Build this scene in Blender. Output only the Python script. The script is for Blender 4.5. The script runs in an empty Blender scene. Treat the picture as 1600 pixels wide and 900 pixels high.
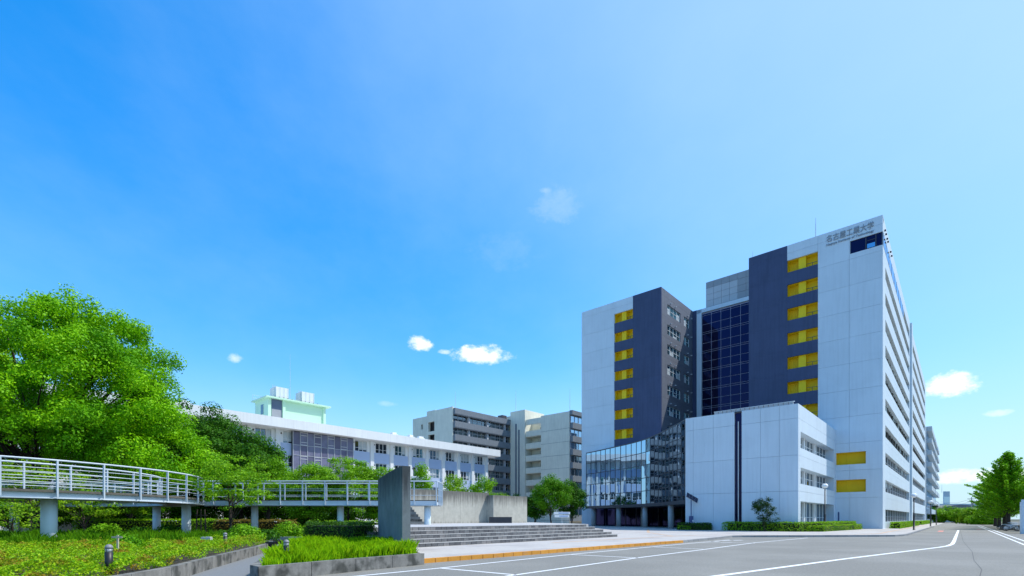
import bpy, math, random
import numpy as np
from mathutils import Vector

# ------------------------------------------------------------------ camera, world, sun, exposure
S = bpy.context.scene
COL = S.collection
F, HX, HY, H = 784.0, 800.0, 810.0, 1.6          # focal length (px of a 1600 wide picture), horizon, eye height
cam_d = bpy.data.cameras.new('camera'); cam = bpy.data.objects.new('camera', cam_d); COL.objects.link(cam)
cam.location = (0, 0, H); cam.rotation_euler = (math.radians(90), 0, 0)
cam_d.sensor_width = 36; cam_d.lens = F / 1600 * 36; cam_d.shift_y = (HY - 450) / 1600
cam_d.clip_start = 0.1; cam_d.clip_end = 4000
S.camera = cam
S.view_settings.view_transform = 'Standard'; S.view_settings.look = 'None'
S.view_settings.gamma = 1; S.view_settings.use_curve_mapping = False
S.view_settings.exposure = 1.0
S.cycles.max_bounces = 8; S.cycles.transparent_max_bounces = 8

SUN_EL = math.radians(55.2); SUN_AZ = math.radians(8.1)      # azimuth counted from +X towards +Y
sun_d = bpy.data.lights.new('sun', 'SUN'); sun_d.energy = 2.4; sun_d.angle = math.radians(0.5); sun_d.color = (1.0, 0.975, 0.93)
sun = bpy.data.objects.new('sun', sun_d); COL.objects.link(sun)
sdir = Vector((math.cos(SUN_EL) * math.cos(SUN_AZ), math.cos(SUN_EL) * math.sin(SUN_AZ), math.sin(SUN_EL)))
sun.rotation_euler = sdir.to_track_quat('Z', 'Y').to_euler()
sun.location = (60, 20, 80)

W_ = bpy.data.worlds.new('World'); S.world = W_; W_.use_nodes = True
def build_world():
    nt = W_.node_tree; N = nt.nodes; L = nt.links; N.clear()
    out = N.new('ShaderNodeOutputWorld'); bg = N.new('ShaderNodeBackground'); bg.inputs['Strength'].default_value = 0.15
    sky = N.new('ShaderNodeTexSky'); sky.sky_type = 'NISHITA'; sky.sun_disc = False
    sky.sun_elevation = SUN_EL; sky.sun_rotation = math.pi / 2 - SUN_AZ
    sky.air_density = 1.0; sky.dust_density = 0.5; sky.ozone_density = 2.5
    hs = N.new('ShaderNodeHueSaturation'); hs.inputs['Saturation'].default_value = 1.44; hs.inputs['Value'].default_value = 1.0
    # gentle shoulder so that the bright horizon keeps its colour: c * 1.22 / (1 + 0.13 * lum)
    bw = N.new('ShaderNodeRGBToBW'); L.new(sky.outputs[0], bw.inputs[0])
    den = N.new('ShaderNodeMath'); den.operation = 'MULTIPLY_ADD'; L.new(bw.outputs[0], den.inputs[0]); den.inputs[1].default_value = .15; den.inputs[2].default_value = 1.0
    inv = N.new('ShaderNodeMath'); inv.operation = 'DIVIDE'; inv.inputs[0].default_value = 1.34; L.new(den.outputs[0], inv.inputs[1])
    vs = N.new('ShaderNodeVectorMath'); vs.operation = 'SCALE'; L.new(sky.outputs[0], vs.inputs[0]); L.new(inv.outputs[0], vs.inputs['Scale'])
    L.new(vs.outputs[0], hs.inputs['Color'])
    tc = N.new('ShaderNodeTexCoord'); sep = N.new('ShaderNodeSeparateXYZ'); L.new(tc.outputs['Generated'], sep.inputs[0])
    def M(op, a, b=None, c=None):
        n = N.new('ShaderNodeMath'); n.operation = op
        for i, x in enumerate((a, b, c)):
            if x is None: continue
            if isinstance(x, (int, float)): n.inputs[i].default_value = x
            else: L.new(x, n.inputs[i])
        return n.outputs[0]
    az = M('ARCTAN2', sep.outputs[0], sep.outputs[1]); el = M('ARCSINE', sep.outputs[2])
    def noise(scale, detail, stretch=(1, 1, 1), rough=0.55):
        mp = N.new('ShaderNodeMapping'); mp.inputs['Scale'].default_value = stretch
        L.new(tc.outputs['Generated'], mp.inputs[0])
        n = N.new('ShaderNodeTexNoise'); n.inputs['Scale'].default_value = scale; n.inputs['Detail'].default_value = detail
        n.inputs['Roughness'].default_value = rough; L.new(mp.outputs[0], n.inputs['Vector']); return n.outputs['Fac']
    n1 = noise(40, 9, (1, 1, 1.6), 0.68); n2 = noise(13, 5, (1, 1, 2.0))
    total = None
    # small cumulus puffs: azimuth, elevation, half width, half height (degrees), density
    puffs = [(-3.5, 18.0, 3.5, 1.1, 1.0), (-10.3, 18.8, 1.5, .85, .95), (-7.7, 18.2, .9, .28, .5), (-28.9, 15.6, .75, .45, .5),
             (41.2, 11.3, 2.0, 1.1, 1.0), (41.8, 3.6, 3.2, .7, .85), (46, 3.5, 2.2, .5, .7), (44.1, 8.6, .9, .3, .35),
             (5.0, 31.8, 3.0, 1.8, .10), (3.9, 33.1, 1.0, .32, .16), (-1.0, 28.0, 4.2, 1.8, .04), (-14, 12.5, 1.2, .35, .15),
             (62, 9, 4.5, 1.3, .9), (80, 14, 4, 1.4, .9), (-60, 12, 3, .8, .7), (105, 10, 5, 1.4, .9), (-95, 16, 4, 1.2, .9), (140, 12, 5, 1.5, .9), (-140, 13, 4, 1.3, .9), (175, 17, 4, 1.4, .9)]
    nn = M('MULTIPLY_ADD', n1, 3.2, -1.6); nn2 = M('MULTIPLY_ADD', n2, 1.2, -.6); dist = M('ADD', nn, nn2)
    for a, e, w, h, dens in puffs:
        da = M('DIVIDE', M('SUBTRACT', az, math.radians(a)), math.radians(w))
        de = M('DIVIDE', M('SUBTRACT', el, math.radians(e)), math.radians(h))
        d = M('ADD', M('ADD', M('MULTIPLY', da, da), M('MULTIPLY', de, de)), dist)
        mr = N.new('ShaderNodeMapRange'); mr.interpolation_type = 'SMOOTHSTEP'
        L.new(d, mr.inputs[0]); mr.inputs[1].default_value = 1.15; mr.inputs[2].default_value = -.25; mr.inputs[3].default_value = 0; mr.inputs[4].default_value = dens
        total = mr.outputs[0] if total is None else M('MAXIMUM', total, mr.outputs[0])
    # thin cirrus veil, everywhere above
    c1 = noise(2.4, 8, (1, .45, 1.5), 0.6); mr = N.new('ShaderNodeMapRange'); mr.interpolation_type = 'SMOOTHSTEP'
    L.new(c1, mr.inputs[0]); mr.inputs[1].default_value = .3; mr.inputs[2].default_value = .85; mr.inputs[3].default_value = 0; mr.inputs[4].default_value = .16
    cir = mr.outputs[0]
    # bright summer haze around the sun (forward scattering)
    dp = N.new('ShaderNodeVectorMath'); dp.operation = 'DOT_PRODUCT'; L.new(tc.outputs['Generated'], dp.inputs[0]); dp.inputs[1].default_value = tuple(sdir)
    hz = N.new('ShaderNodeMapRange'); hz.interpolation_type = 'SMOOTHSTEP'; L.new(dp.outputs['Value'], hz.inputs[0]); hz.inputs[1].default_value = .28; hz.inputs[2].default_value = .98; hz.inputs[3].default_value = 0; hz.inputs[4].default_value = .62
    hm = N.new('ShaderNodeMix'); hm.data_type = 'RGBA'; L.new(hz.outputs[0], hm.inputs[0]); L.new(hs.outputs[0], hm.inputs[6]); hm.inputs[7].default_value = (2.05, 2.9, 3.7, 1)
    mix = N.new('ShaderNodeMix'); mix.data_type = 'RGBA'
    lo = N.new('ShaderNodeMapRange'); lo.interpolation_type = 'SMOOTHSTEP'; L.new(el, lo.inputs[0]); lo.inputs[1].default_value = math.radians(17); lo.inputs[2].default_value = 0; lo.inputs[3].default_value = 0; lo.inputs[4].default_value = .85
    lm = N.new('ShaderNodeMix'); lm.data_type = 'RGBA'; L.new(lo.outputs[0], lm.inputs[0]); L.new(hm.outputs[2], lm.inputs[6]); lm.inputs[7].default_value = (1.75, 2.75, 3.4, 1)
    cm = N.new('ShaderNodeMix'); cm.data_type = 'RGBA'; L.new(cir, cm.inputs[0]); L.new(lm.outputs[2], cm.inputs[6]); cm.inputs[7].default_value = (2.4, 3.3, 4.2, 1)
    L.new(total, mix.inputs[0]); L.new(cm.outputs[2], mix.inputs[6]); mix.inputs[7].default_value = (4.4, 4.5, 4.6, 1)
    L.new(mix.outputs[2], bg.inputs['Color']); L.new(bg.outputs[0], out.inputs[0])
build_world()

# ------------------------------------------------------------------ frames and pixel helpers
D1 = (-.7466, .6652); D2 = (.6652, .7466)                # the two building directions
ROT = math.atan2(-.6652, .7466)
CO = ((1379 - 800) / F * 69.4, 69.4)                     # foot of the tower's sharp corner
def lx_on(u, a, o=CO):
    k = (u - HX) / F; px = o[0] + a * D2[0]; py = o[1] + a * D2[1]
    return -(px - k * py) / (k * D1[1] - D1[0])
def ly_on(u, lx, o=CO):
    k = (u - HX) / F; px = o[0] - lx * D1[0]; py = o[1] - lx * D1[1]
    return (k * py - px) / (D2[0] - k * D2[1])
def P(lx, ly, z=0, o=CO): return (o[0] - lx * D1[0] + ly * D2[0], o[1] - lx * D1[1] + ly * D2[1], z)
def G(u, v, z=0):
    Y = F * (H - z) / (v - HY); return ((u - HX) / F * Y, Y, z)
def ZV(v, Y): return H + (HY - v) * Y / F
def XU(u, Y): return (u - HX) / F * Y

# ------------------------------------------------------------------ materials
MATS = {}
def mat(name, col, rough=.7, var=.12, scale=1.5, bump=0., bscale=40, metal=0., spec=.4, streak=0., col2=None, c2scale=.3, c2lo=.45, c2hi=.65, stretch=(1, 1, 1), objvar=0.):
    if name in MATS: return MATS[name]
    m = bpy.data.materials.new(name); m.use_nodes = True; nt = m.node_tree; N = nt.nodes; L = nt.links
    b = N['Principled BSDF']; b.inputs['Roughness'].default_value = rough; b.inputs['Metallic'].default_value = metal
    b.inputs['Specular IOR Level'].default_value = spec
    geo = N.new('ShaderNodeNewGeometry')
    mp = N.new('ShaderNodeMapping'); mp.inputs['Scale'].default_value = stretch; L.new(geo.outputs['Position'], mp.inputs[0])
    nz = N.new('ShaderNodeTexNoise'); nz.inputs['Scale'].default_value = scale; nz.inputs['Detail'].default_value = 6; nz.inputs['Roughness'].default_value = .65
    L.new(mp.outputs[0], nz.inputs['Vector'])
    mr = N.new('ShaderNodeMapRange'); L.new(nz.outputs['Fac'], mr.inputs[0])
    mr.inputs[1].default_value = .25; mr.inputs[2].default_value = .75; mr.inputs[3].default_value = 1 - var; mr.inputs[4].default_value = 1 + var
    base = None
    if col2:
        n2 = N.new('ShaderNodeTexNoise'); n2.inputs['Scale'].default_value = c2scale; n2.inputs['Detail'].default_value = 5
        L.new(mp.outputs[0], n2.inputs['Vector'])
        r2 = N.new('ShaderNodeMapRange'); r2.interpolation_type = 'SMOOTHSTEP'; L.new(n2.outputs['Fac'], r2.inputs[0]); r2.inputs[1].default_value = c2lo; r2.inputs[2].default_value = c2hi
        mx = N.new('ShaderNodeMix'); mx.data_type = 'RGBA'; L.new(r2.outputs[0], mx.inputs[0]); mx.inputs[6].default_value = (*col, 1); mx.inputs[7].default_value = (*col2, 1)
        base = mx.outputs[2]
    vm = N.new('ShaderNodeVectorMath'); vm.operation = 'SCALE'
    if base: L.new(base, vm.inputs[0])
    else: vm.inputs[0].default_value = col
    L.new(mr.outputs[0], vm.inputs['Scale']); outc = vm.outputs[0]
    if streak:
        m2 = N.new('ShaderNodeMapping'); m2.inputs['Scale'].default_value = (2.2, 2.2, .12); L.new(geo.outputs['Position'], m2.inputs[0])
        n3 = N.new('ShaderNodeTexNoise'); n3.inputs['Scale'].default_value = 1.6; n3.inputs['Detail'].default_value = 5; L.new(m2.outputs[0], n3.inputs['Vector'])
        r3 = N.new('ShaderNodeMapRange'); L.new(n3.outputs['Fac'], r3.inputs[0]); r3.inputs[1].default_value = .45; r3.inputs[2].default_value = .75; r3.inputs[3].default_value = 1; r3.inputs[4].default_value = 1 - streak
        v2 = N.new('ShaderNodeVectorMath'); v2.operation = 'SCALE'; L.new(outc, v2.inputs[0]); L.new(r3.outputs[0], v2.inputs['Scale']); outc = v2.outputs[0]
    if objvar:
        oi = N.new('ShaderNodeObjectInfo'); r4 = N.new('ShaderNodeMapRange'); L.new(oi.outputs['Random'], r4.inputs[0]); r4.inputs[3].default_value = 1 - objvar; r4.inputs[4].default_value = 1 + objvar
        v4 = N.new('ShaderNodeVectorMath'); v4.operation = 'SCALE'; L.new(outc, v4.inputs[0]); L.new(r4.outputs[0], v4.inputs['Scale']); outc = v4.outputs[0]
    L.new(outc, b.inputs['Base Color'])
    if bump:
        nb = N.new('ShaderNodeTexNoise'); nb.inputs['Scale'].default_value = bscale; nb.inputs['Detail'].default_value = 4; L.new(geo.outputs['Position'], nb.inputs['Vector'])
        bp = N.new('ShaderNodeBump'); bp.inputs['Strength'].default_value = bump; bp.inputs['Distance'].default_value = .02; L.new(nb.outputs['Fac'], bp.inputs['Height']); L.new(bp.outputs[0], b.inputs['Normal'])
    MATS[name] = m; return m

def glass(name, tint, refl, rough=.02, wob=.0, back=(.01, .012, .02)):
    """coated window glass: dark body with a mirror-like coat"""
    m = bpy.data.materials.new(name); m.use_nodes = True; nt = m.node_tree; N = nt.nodes; L = nt.links; N.clear()
    out = N.new('ShaderNodeOutputMaterial'); d = N.new('ShaderNodeBsdfDiffuse'); d.inputs[0].default_value = (*back, 1)
    g = N.new('ShaderNodeBsdfGlossy'); g.inputs['Color'].default_value = (*tint, 1); g.inputs['Roughness'].default_value = rough
    lw = N.new('ShaderNodeLayerWeight'); lw.inputs[0].default_value = .35
    mr = N.new('ShaderNodeMapRange'); L.new(lw.outputs['Facing'], mr.inputs[0]); mr.inputs[3].default_value = refl; mr.inputs[4].default_value = min(1, refl + .35)
    mx = N.new('ShaderNodeMixShader'); L.new(mr.outputs[0], mx.inputs[0]); L.new(d.outputs[0], mx.inputs[1]); L.new(g.outputs[0], mx.inputs[2]); L.new(mx.outputs[0], out.inputs[0])
    if wob:
        geo = N.new('ShaderNodeNewGeometry'); nb = N.new('ShaderNodeTexNoise'); nb.inputs['Scale'].default_value = .5; L.new(geo.outputs['Position'], nb.inputs['Vector'])
        bp = N.new('ShaderNodeBump'); bp.inputs['Strength'].default_value = wob; bp.inputs['Distance'].default_value = .1; L.new(nb.outputs['Fac'], bp.inputs['Height']); L.new(bp.outputs[0], g.inputs['Normal'])
    MATS[name] = m; return m

def leafmat(name, c1, c2, c3=None, trans=.35, tcol=None, patch=.6, rough=.5, plo=.42, phi=.62):
    m = bpy.data.materials.new(name); m.use_nodes = True; nt = m.node_tree; N = nt.nodes; L = nt.links
    b = N['Principled BSDF']; out = N['Material Output']; b.inputs['Roughness'].default_value = rough; b.inputs['Specular IOR Level'].default_value = .12
    at = N.new('ShaderNodeAttribute'); at.attribute_name = 'rnd'
    mx = N.new('ShaderNodeMix'); mx.data_type = 'RGBA'; L.new(at.outputs['Fac'], mx.inputs[0]); mx.inputs[6].default_value = (*c1, 1); mx.inputs[7].default_value = (*c2, 1)
    c = mx.outputs[2]
    if c3:
        geo = N.new('ShaderNodeNewGeometry'); nz = N.new('ShaderNodeTexNoise'); nz.inputs['Scale'].default_value = patch; nz.inputs['Detail'].default_value = 4; L.new(geo.outputs['Position'], nz.inputs['Vector'])
        r = N.new('ShaderNodeMapRange'); r.interpolation_type = 'SMOOTHSTEP'; L.new(nz.outputs['Fac'], r.inputs[0]); r.inputs[1].default_value = plo; r.inputs[2].default_value = phi
        m2 = N.new('ShaderNodeMix'); m2.data_type = 'RGBA'; L.new(r.outputs[0], m2.inputs[0]); L.new(c, m2.inputs[6]); m2.inputs[7].default_value = (*c3, 1); c = m2.outputs[2]
    L.new(c, b.inputs['Base Color'])
    t = N.new('ShaderNodeBsdfTranslucent')
    if tcol: t.inputs[0].default_value = (*tcol, 1)
    else: L.new(c, t.inputs[0])
    mix = N.new('ShaderNodeMixShader'); mix.inputs[0].default_value = trans; L.new(b.outputs[0], mix.inputs[1]); L.new(t.outputs[0], mix.inputs[2]); L.new(mix.outputs[0], out.inputs[0])
    MATS[name] = m; return m

WHITE = mat('white_panel', (.60, .68, .74), .55, .05, .3, bump=.04, streak=.07, objvar=.025)
DARK = mat('slate_panel_shaded', (.050, .066, .135), .55, .12, .4, streak=.2, objvar=.04)  # slate with the blue shade of the fronts put into its colour
JOINT = mat('joint_backing', (.16, .16, .17), .9, .05)
YELLOW = mat('yellow_paint', (.86, .60, .004), .6, .08, .8)
FRAME = mat('white_frame', (.75, .76, .76), .4, .04)
DFRAME = mat('dark_frame', (.06, .06, .07), .45, .05)
SHEET = mat('grey_sheet', (.30, .31, .33), .5, .08, .5)
SHEET2 = mat('pale_sheet', (.46, .47, .49), .5, .08, .5)
GREYWALL = mat('grey_wall', (.42, .43, .44), .7, .08, .6)
GL_DARK = glass('core_glass', (.14, .15, .42), .07, .03, back=(.004, .005, .020))
GL_HALL = glass('hall_glass', (.52, .74, .94), .60, .01, .05, back=(.006, .012, .022))
GL_WIN = glass('window_glass', (.7, .82, .9), .16, .03, back=(.020, .026, .030))
GL_BLUE = glass('blue_glass', (.55, .75, .95), .55, .03, back=(.03, .06, .10))
GL_RIB = glass('ribbon_glass', (.55, .6, .6), .08, .04, back=(.018, .017, .015)); RIBF = mat('ribbon_frame', (.13, .12, .11), .6, .1)
GL_LW = glass('wing_glass', (.55, .85, .85), .30, .03, back=(.05, .09, .09))
BLIND = mat('blind_pane', (.50, .55, .56), .35, .15, 1.2)
CURTAIN = mat('curtain_pane', (.17, .17, .25), .3, .25, 1.0)
CREAM = mat('cream_wall', (.72, .70, .58), .8, .08, .4, streak=.12)
BSPAN = mat('grey_spandrel', (.175, .20, .225), .7, .10, .8, streak=.15)
WBWHITE = mat('building_white', (.78, .79, .78), .65, .05, .4, streak=.08)
PERI = mat('periwinkle_spandrel', (.44, .53, .70), .7, .05, .5)
MINT = mat('mint_wall', (.52, .76, .56), .7, .04, .5)
CONC = mat('weathered_concrete', (.43, .41, .35), .85, .16, 2.2, .25, 30, streak=.0)
def wall_stains(m, ztop, zlow):
    # rain streaks: fine vertical runs that thin out below the coping, and a damp foot
    nt = m.node_tree; N = nt.nodes; L = nt.links; b = N['Principled BSDF']; src = b.inputs['Base Color'].links[0].from_socket
    geo = N.new('ShaderNodeNewGeometry'); mp = N.new('ShaderNodeMapping'); mp.inputs['Scale'].default_value = (5, 5, .16); L.new(geo.outputs['Position'], mp.inputs[0])
    n = N.new('ShaderNodeTexNoise'); n.inputs['Scale'].default_value = 2.0; n.inputs['Detail'].default_value = 7; n.inputs['Roughness'].default_value = .7; L.new(mp.outputs[0], n.inputs['Vector'])
    sp = N.new('ShaderNodeSeparateXYZ'); L.new(geo.outputs['Position'], sp.inputs[0])
    def mr(i, a, b_, c, d):
        q = N.new('ShaderNodeMapRange'); L.new(i, q.inputs[0]); q.inputs[1].default_value = a; q.inputs[2].default_value = b_; q.inputs[3].default_value = c; q.inputs[4].default_value = d; return q.outputs[0]
    def M(op, a, c):
        q = N.new('ShaderNodeMath'); q.operation = op
        for k, x in enumerate((a, c)):
            if isinstance(x, (int, float)): q.inputs[k].default_value = x
            else: L.new(x, q.inputs[k])
        q.use_clamp = True; return q.outputs[0]
    g = mr(sp.outputs[2], ztop - 1.7, ztop, -.08, .42); g2 = mr(sp.outputs[2], zlow, zlow + .35, .25, 0)
    f = mr(M('ADD', M('ADD', n.outputs['Fac'], g), g2), .55, .85, 1, .33)
    v = N.new('ShaderNodeVectorMath'); v.operation = 'SCALE'; L.new(src, v.inputs[0]); L.new(f, v.inputs['Scale']); L.new(v.outputs[0], b.inputs['Base Color'])
wall_stains(CONC, 4.1, 1.14)
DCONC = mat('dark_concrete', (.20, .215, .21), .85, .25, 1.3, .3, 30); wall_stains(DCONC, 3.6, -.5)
KCONC = mat('kerb_concrete', (.22, .21, .19), .9, .3, 3.5, .3, 30, streak=.5, col2=(.08, .08, .07), c2scale=2.2)
ORANGE = mat('orange_paint', (.62, .27, .035), .7, .16, 3, .2, 40, col2=(.45, .22, .08), c2scale=3, c2lo=.55, c2hi=.75, objvar=.08)
STEPM = [mat('step_block_a', (.150, .15, .152), .9, .25, 6, .3, 60), mat('step_block_b', (.105, .105, .11), .9, .25, 6, .3, 60), mat('step_block_c', (.21, .20, .195), .9, .25, 6, .3, 60)]
TREAD = mat('step_tread', (.40, .39, .375), .9, .15, 5, .2, 60)
GAPM = mat('step_mortar', (.045, .045, .045), .95, .1)
ASPH = mat('asphalt', (.205, .197, .173), .9, .26, 14, .5, 90, col2=(.25, .24, .212), c2scale=.22, c2lo=.38, c2hi=.72)
PAVE = mat('paving', (.45, .42, .385), .85, .10, 4, .15, 60, col2=(.38, .35, .325), c2scale=.35)
PATHM = mat('path_asphalt', (.185, .19, .19), .9, .12, 8, .3, 100)
PAINT = mat('road_paint', (.80, .80, .79), .7, .12, 6, col2=(.55, .55, .54), c2scale=6, c2lo=.5, c2hi=.75)
REDP = mat('red_road_paint', (.62, .22, .17), .8, .15, 4)
TACT = mat('tactile_tile', (.52, .36, .24), .85, .1, 4)
SOIL = mat('soil', (.060, .045, .030), .95, .3, 4, .4, 20)
GROUND = mat('ground_soil', (.085, .085, .05), .95, .3, .6)
BARK = mat('bark', (.055, .042, .032), .95, .3, 8, .5, 30)
METALW = mat('bridge_paint', (.52, .58, .63), .45, .06, 1.5, streak=.05)
GALV = mat('galvanised', (.55, .58, .60), .45, .06, 2, metal=.2)
BLACK = mat('black_metal', (.018, .018, .020), .45, .1)
DECK = mat('deck_edge', (.12, .11, .09), .9, .25, 5)
LAMPG = mat('lamp_globe', (.85, .86, .86), .25, .02)
BLUEB = mat('blue_box', (.05, .08, .20), .5, .05)
SOLAR = mat('solar_cells', (.012, .016, .045), .25, .1)
STONE = mat('black_stone', (.035, .037, .045), .6, .15, 3)
RUBBER = mat('rubber', (.015, .015, .015), .8, .1)
CARW = mat('car_white', (.78, .79, .80), .25, .02)
LETTER = mat('letter_metal', (.30, .31, .34), .4, .05, metal=.3)
FARB = mat('far_building', (.42, .52, .58), .8, .06, .2)
ROOFG = mat('vault_roof', (.16, .17, .18), .8, .1, .4)

# ------------------------------------------------------------------ mesh helpers
class MB:
    def __init__(s): s.v = []; s.f = []; s.m = []
    def box(s, x0, x1, y0, y1, z0, z1, mi=0):
        if x1 < x0: x0, x1 = x1, x0
        if y1 < y0: y0, y1 = y1, y0
        if z1 < z0: z0, z1 = z1, z0
        n = len(s.v)
        s.v += [(x0, y0, z0), (x1, y0, z0), (x1, y1, z0), (x0, y1, z0), (x0, y0, z1), (x1, y0, z1), (x1, y1, z1), (x0, y1, z1)]
        s.f += [(n, n + 3, n + 2, n + 1), (n + 4, n + 5, n + 6, n + 7), (n, n + 1, n + 5, n + 4), (n + 1, n + 2, n + 6, n + 5), (n + 2, n + 3, n + 7, n + 6), (n + 3, n, n + 4, n + 7)]
        s.m += [mi] * 6; return s
    def prism(s, pts, z0, z1, mi=0):
        """pts: plan polygon, counter-clockwise"""
        a = sum(pts[i][0] * pts[(i + 1) % len(pts)][1] - pts[(i + 1) % len(pts)][0] * pts[i][1] for i in range(len(pts)))
        if a < 0: pts = pts[::-1]
        n = len(s.v); k = len(pts)
        s.v += [(p[0], p[1], z0) for p in pts] + [(p[0], p[1], z1) for p in pts]
        s.f += [tuple(n + i for i in range(k))[::-1], tuple(n + k + i for i in range(k))]
        s.f += [(n + i, n + (i + 1) % k, n + k + (i + 1) % k, n + k + i) for i in range(k)]
        s.m += [mi] * (k + 2); return s
    def quad(s, a, b, c, d, mi=0):
        n = len(s.v); s.v += [a, b, c, d]; s.f.append((n, n + 1, n + 2, n + 3)); s.m.append(mi); return s
    def tube(s, pts, rad, k=8, mi=0, cap=True):
        n0 = len(s.v); pts = [Vector(p) for p in pts]
        if isinstance(rad, (int, float)): rad = [rad] * len(pts)
        ref = None
        for i, p in enumerate(pts):
            t = (pts[min(i + 1, len(pts) - 1)] - pts[max(i - 1, 0)]).normalized()
            if ref is None: ref = Vector((0, 0, 1)) if abs(t.z) < .9 else Vector((1, 0, 0))
            a = t.cross(ref).normalized(); b = t.cross(a).normalized(); ref = ref if abs(t.dot(ref)) < .95 else a
            for j in range(k):
                an = 2 * math.pi * j / k; q = p + (a * math.cos(an) + b * math.sin(an)) * rad[i]; s.v.append(tuple(q))
        for i in range(len(pts) - 1):
            for j in range(k):
                a = n0 + i * k + j; b = n0 + i * k + (j + 1) % k; s.f.append((a, b, b + k, a + k)); s.m.append(mi)
        if cap:
            s.f.append(tuple(n0 + j for j in range(k))[::-1]); s.m.append(mi)
            e = n0 + (len(pts) - 1) * k; s.f.append(tuple(e + j for j in range(k))); s.m.append(mi)
        return s
    def lathe(s, prof, k=16, c=(0, 0), mi=0):
        n0 = len(s.v)
        for r, z in prof:
            for j in range(k):
                an = 2 * math.pi * j / k; s.v.append((c[0] + r * math.cos(an), c[1] + r * math.sin(an), z))
        for i in range(len(prof) - 1):
            for j in range(k):
                a = n0 + i * k + j; b = n0 + i * k + (j + 1) % k; s.f.append((a, b, b + k, a + k)); s.m.append(mi)
        s.f.append(tuple(n0 + j for j in range(k))[::-1]); s.m.append(mi)
        e = n0 + (len(prof) - 1) * k; s.f.append(tuple(e + j for j in range(k))); s.m.append(mi); return s
    def mesh(s, name, mats):
        me = bpy.data.meshes.new(name); me.from_pydata(s.v, [], s.f)
        if not isinstance(mats, (list, tuple)): mats = [mats]
        for m in mats: me.materials.append(m)
        if len(mats) > 1: me.polygons.foreach_set('material_index', s.m)
        me.update(); return me
    def build(s, name, mats, parent=None, smooth=False, **kw):
        me = s.mesh(name, mats)
        if smooth:
            me.polygons.foreach_set('use_smooth', [len(f) == 4 for f in s.f])
        return add(name, me, parent, **kw)
def add(name, data, parent=None, loc=(0, 0, 0), rz=0, label=None, cat=None, group=None, kind=None):
    o = bpy.data.objects.new(name, data); COL.objects.link(o); o.parent = parent; o.location = loc; o.rotation_euler = (0, 0, rz)
    if label: o['label'] = label
    if cat: o['category'] = cat
    if group: o['group'] = group
    if kind: o['kind'] = kind
    return o
def empty(name, loc, rz, label, cat, group=None): return add(name, None, None, loc, rz, label, cat, group)
def copy_tree(o, parent=None):
    c = o.copy(); COL.objects.link(c); c.parent = parent
    for ch in list(o.children): copy_tree(ch, c)
    return c
def holed(mb, x0, x1, z0, z1, holes, y0, y1, side=False, mi=0):
    """wall rectangle (x,z) minus rectangular holes, as boxes of thickness y0..y1; side=True swaps x and y"""
    xs = sorted({x0, x1, *[min(max(h[0], x0), x1) for h in holes], *[min(max(h[1], x0), x1) for h in holes]})
    zs = sorted({z0, z1, *[min(max(h[2], z0), z1) for h in holes], *[min(max(h[3], z0), z1) for h in holes]})
    for i in range(len(xs) - 1):
        run = None
        for j in range(len(zs) - 1):
            cx = (xs[i] + xs[i + 1]) / 2; cz = (zs[j] + zs[j + 1]) / 2
            inside = any(h[0] < cx < h[1] and h[2] < cz < h[3] for h in holes)
            if not inside: run = [zs[j], zs[j + 1]] if run is None else [run[0], zs[j + 1]]
            if (inside or j == len(zs) - 2) and run:
                if side: mb.box(y0, y1, xs[i], xs[i + 1], run[0], run[1], mi)
                else: mb.box(xs[i], xs[i + 1], y0, y1, run[0], run[1], mi)
                run = None
    return mb

# ------------------------------------------------------------------ ground, road, pavement
def sheet(name, pts, z, m, parent=None, kind='structure'):
    mb = MB(); a = sum(pts[i][0] * pts[(i + 1) % len(pts)][1] - pts[(i + 1) % len(pts)][0] * pts[i][1] for i in range(len(pts)))
    if a < 0: pts = pts[::-1]
    mb.v = [(p[0], p[1], z) for p in pts]; mb.f = [tuple(range(len(pts)))]; mb.m = [0]
    return mb.build(name, m, parent, kind=kind if parent is None else None)
sheet('ground', [(-900, -200), (900, -200), (900, 1500), (-900, 1500)], -.03, GROUND)
road = sheet('road', [(-60, -40), (140, -40), *[P(60, -60)[:2], P(60, -12)[:2]], P(11.6, -12)[:2], P(11.6, 300)[:2], P(0, 300)[:2], P(0, -20)[:2], P(-14, -40)[:2], P(-14, -76)[:2], (-16, 14), (-16, 9), (-60, 9)], 0, ASPH)
verge = sheet('verge', [P(11.6, -12)[:2], P(60, -12)[:2], P(60, 300)[:2], P(11.6, 300)[:2]], -.006, mat('verge_soil', (.16, .15, .12), .95, .2, 2))
far_yard = sheet('courtyard', [P(-14, -40)[:2], P(-14, -30)[:2], P(0, -20)[:2], P(0, 140)[:2], (-20, 190), (-75, 120), (-80, 50), (-32, 48), P(-40, -47)[:2]], -.012, PAVE)

sw_pts = [(-6.42, -75.2), (-5.95, -60), (-5.73, -53.8), (-6.0, -47), (-6.45, -42), (-5.9, -41.0), (-3, -38), (0, -34.8), (2.6, -32), (3.6, -30.6), (4.1, -28.6), (4.25, -26), (4.3, 118), (-1, 118), (-1, 1), (-18, 1), (-34, 1), (-52, 1), (-52, -30), (-30, -50), (-14.2, -51), (-14.2, -72.5), (-11.5, -74.6)]
swp = [P(x, y)[:2] for x, y in sw_pts]
pavement = MB().prism(swp, -.02, .146).build('pavement', PAVE, kind='structure')
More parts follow.
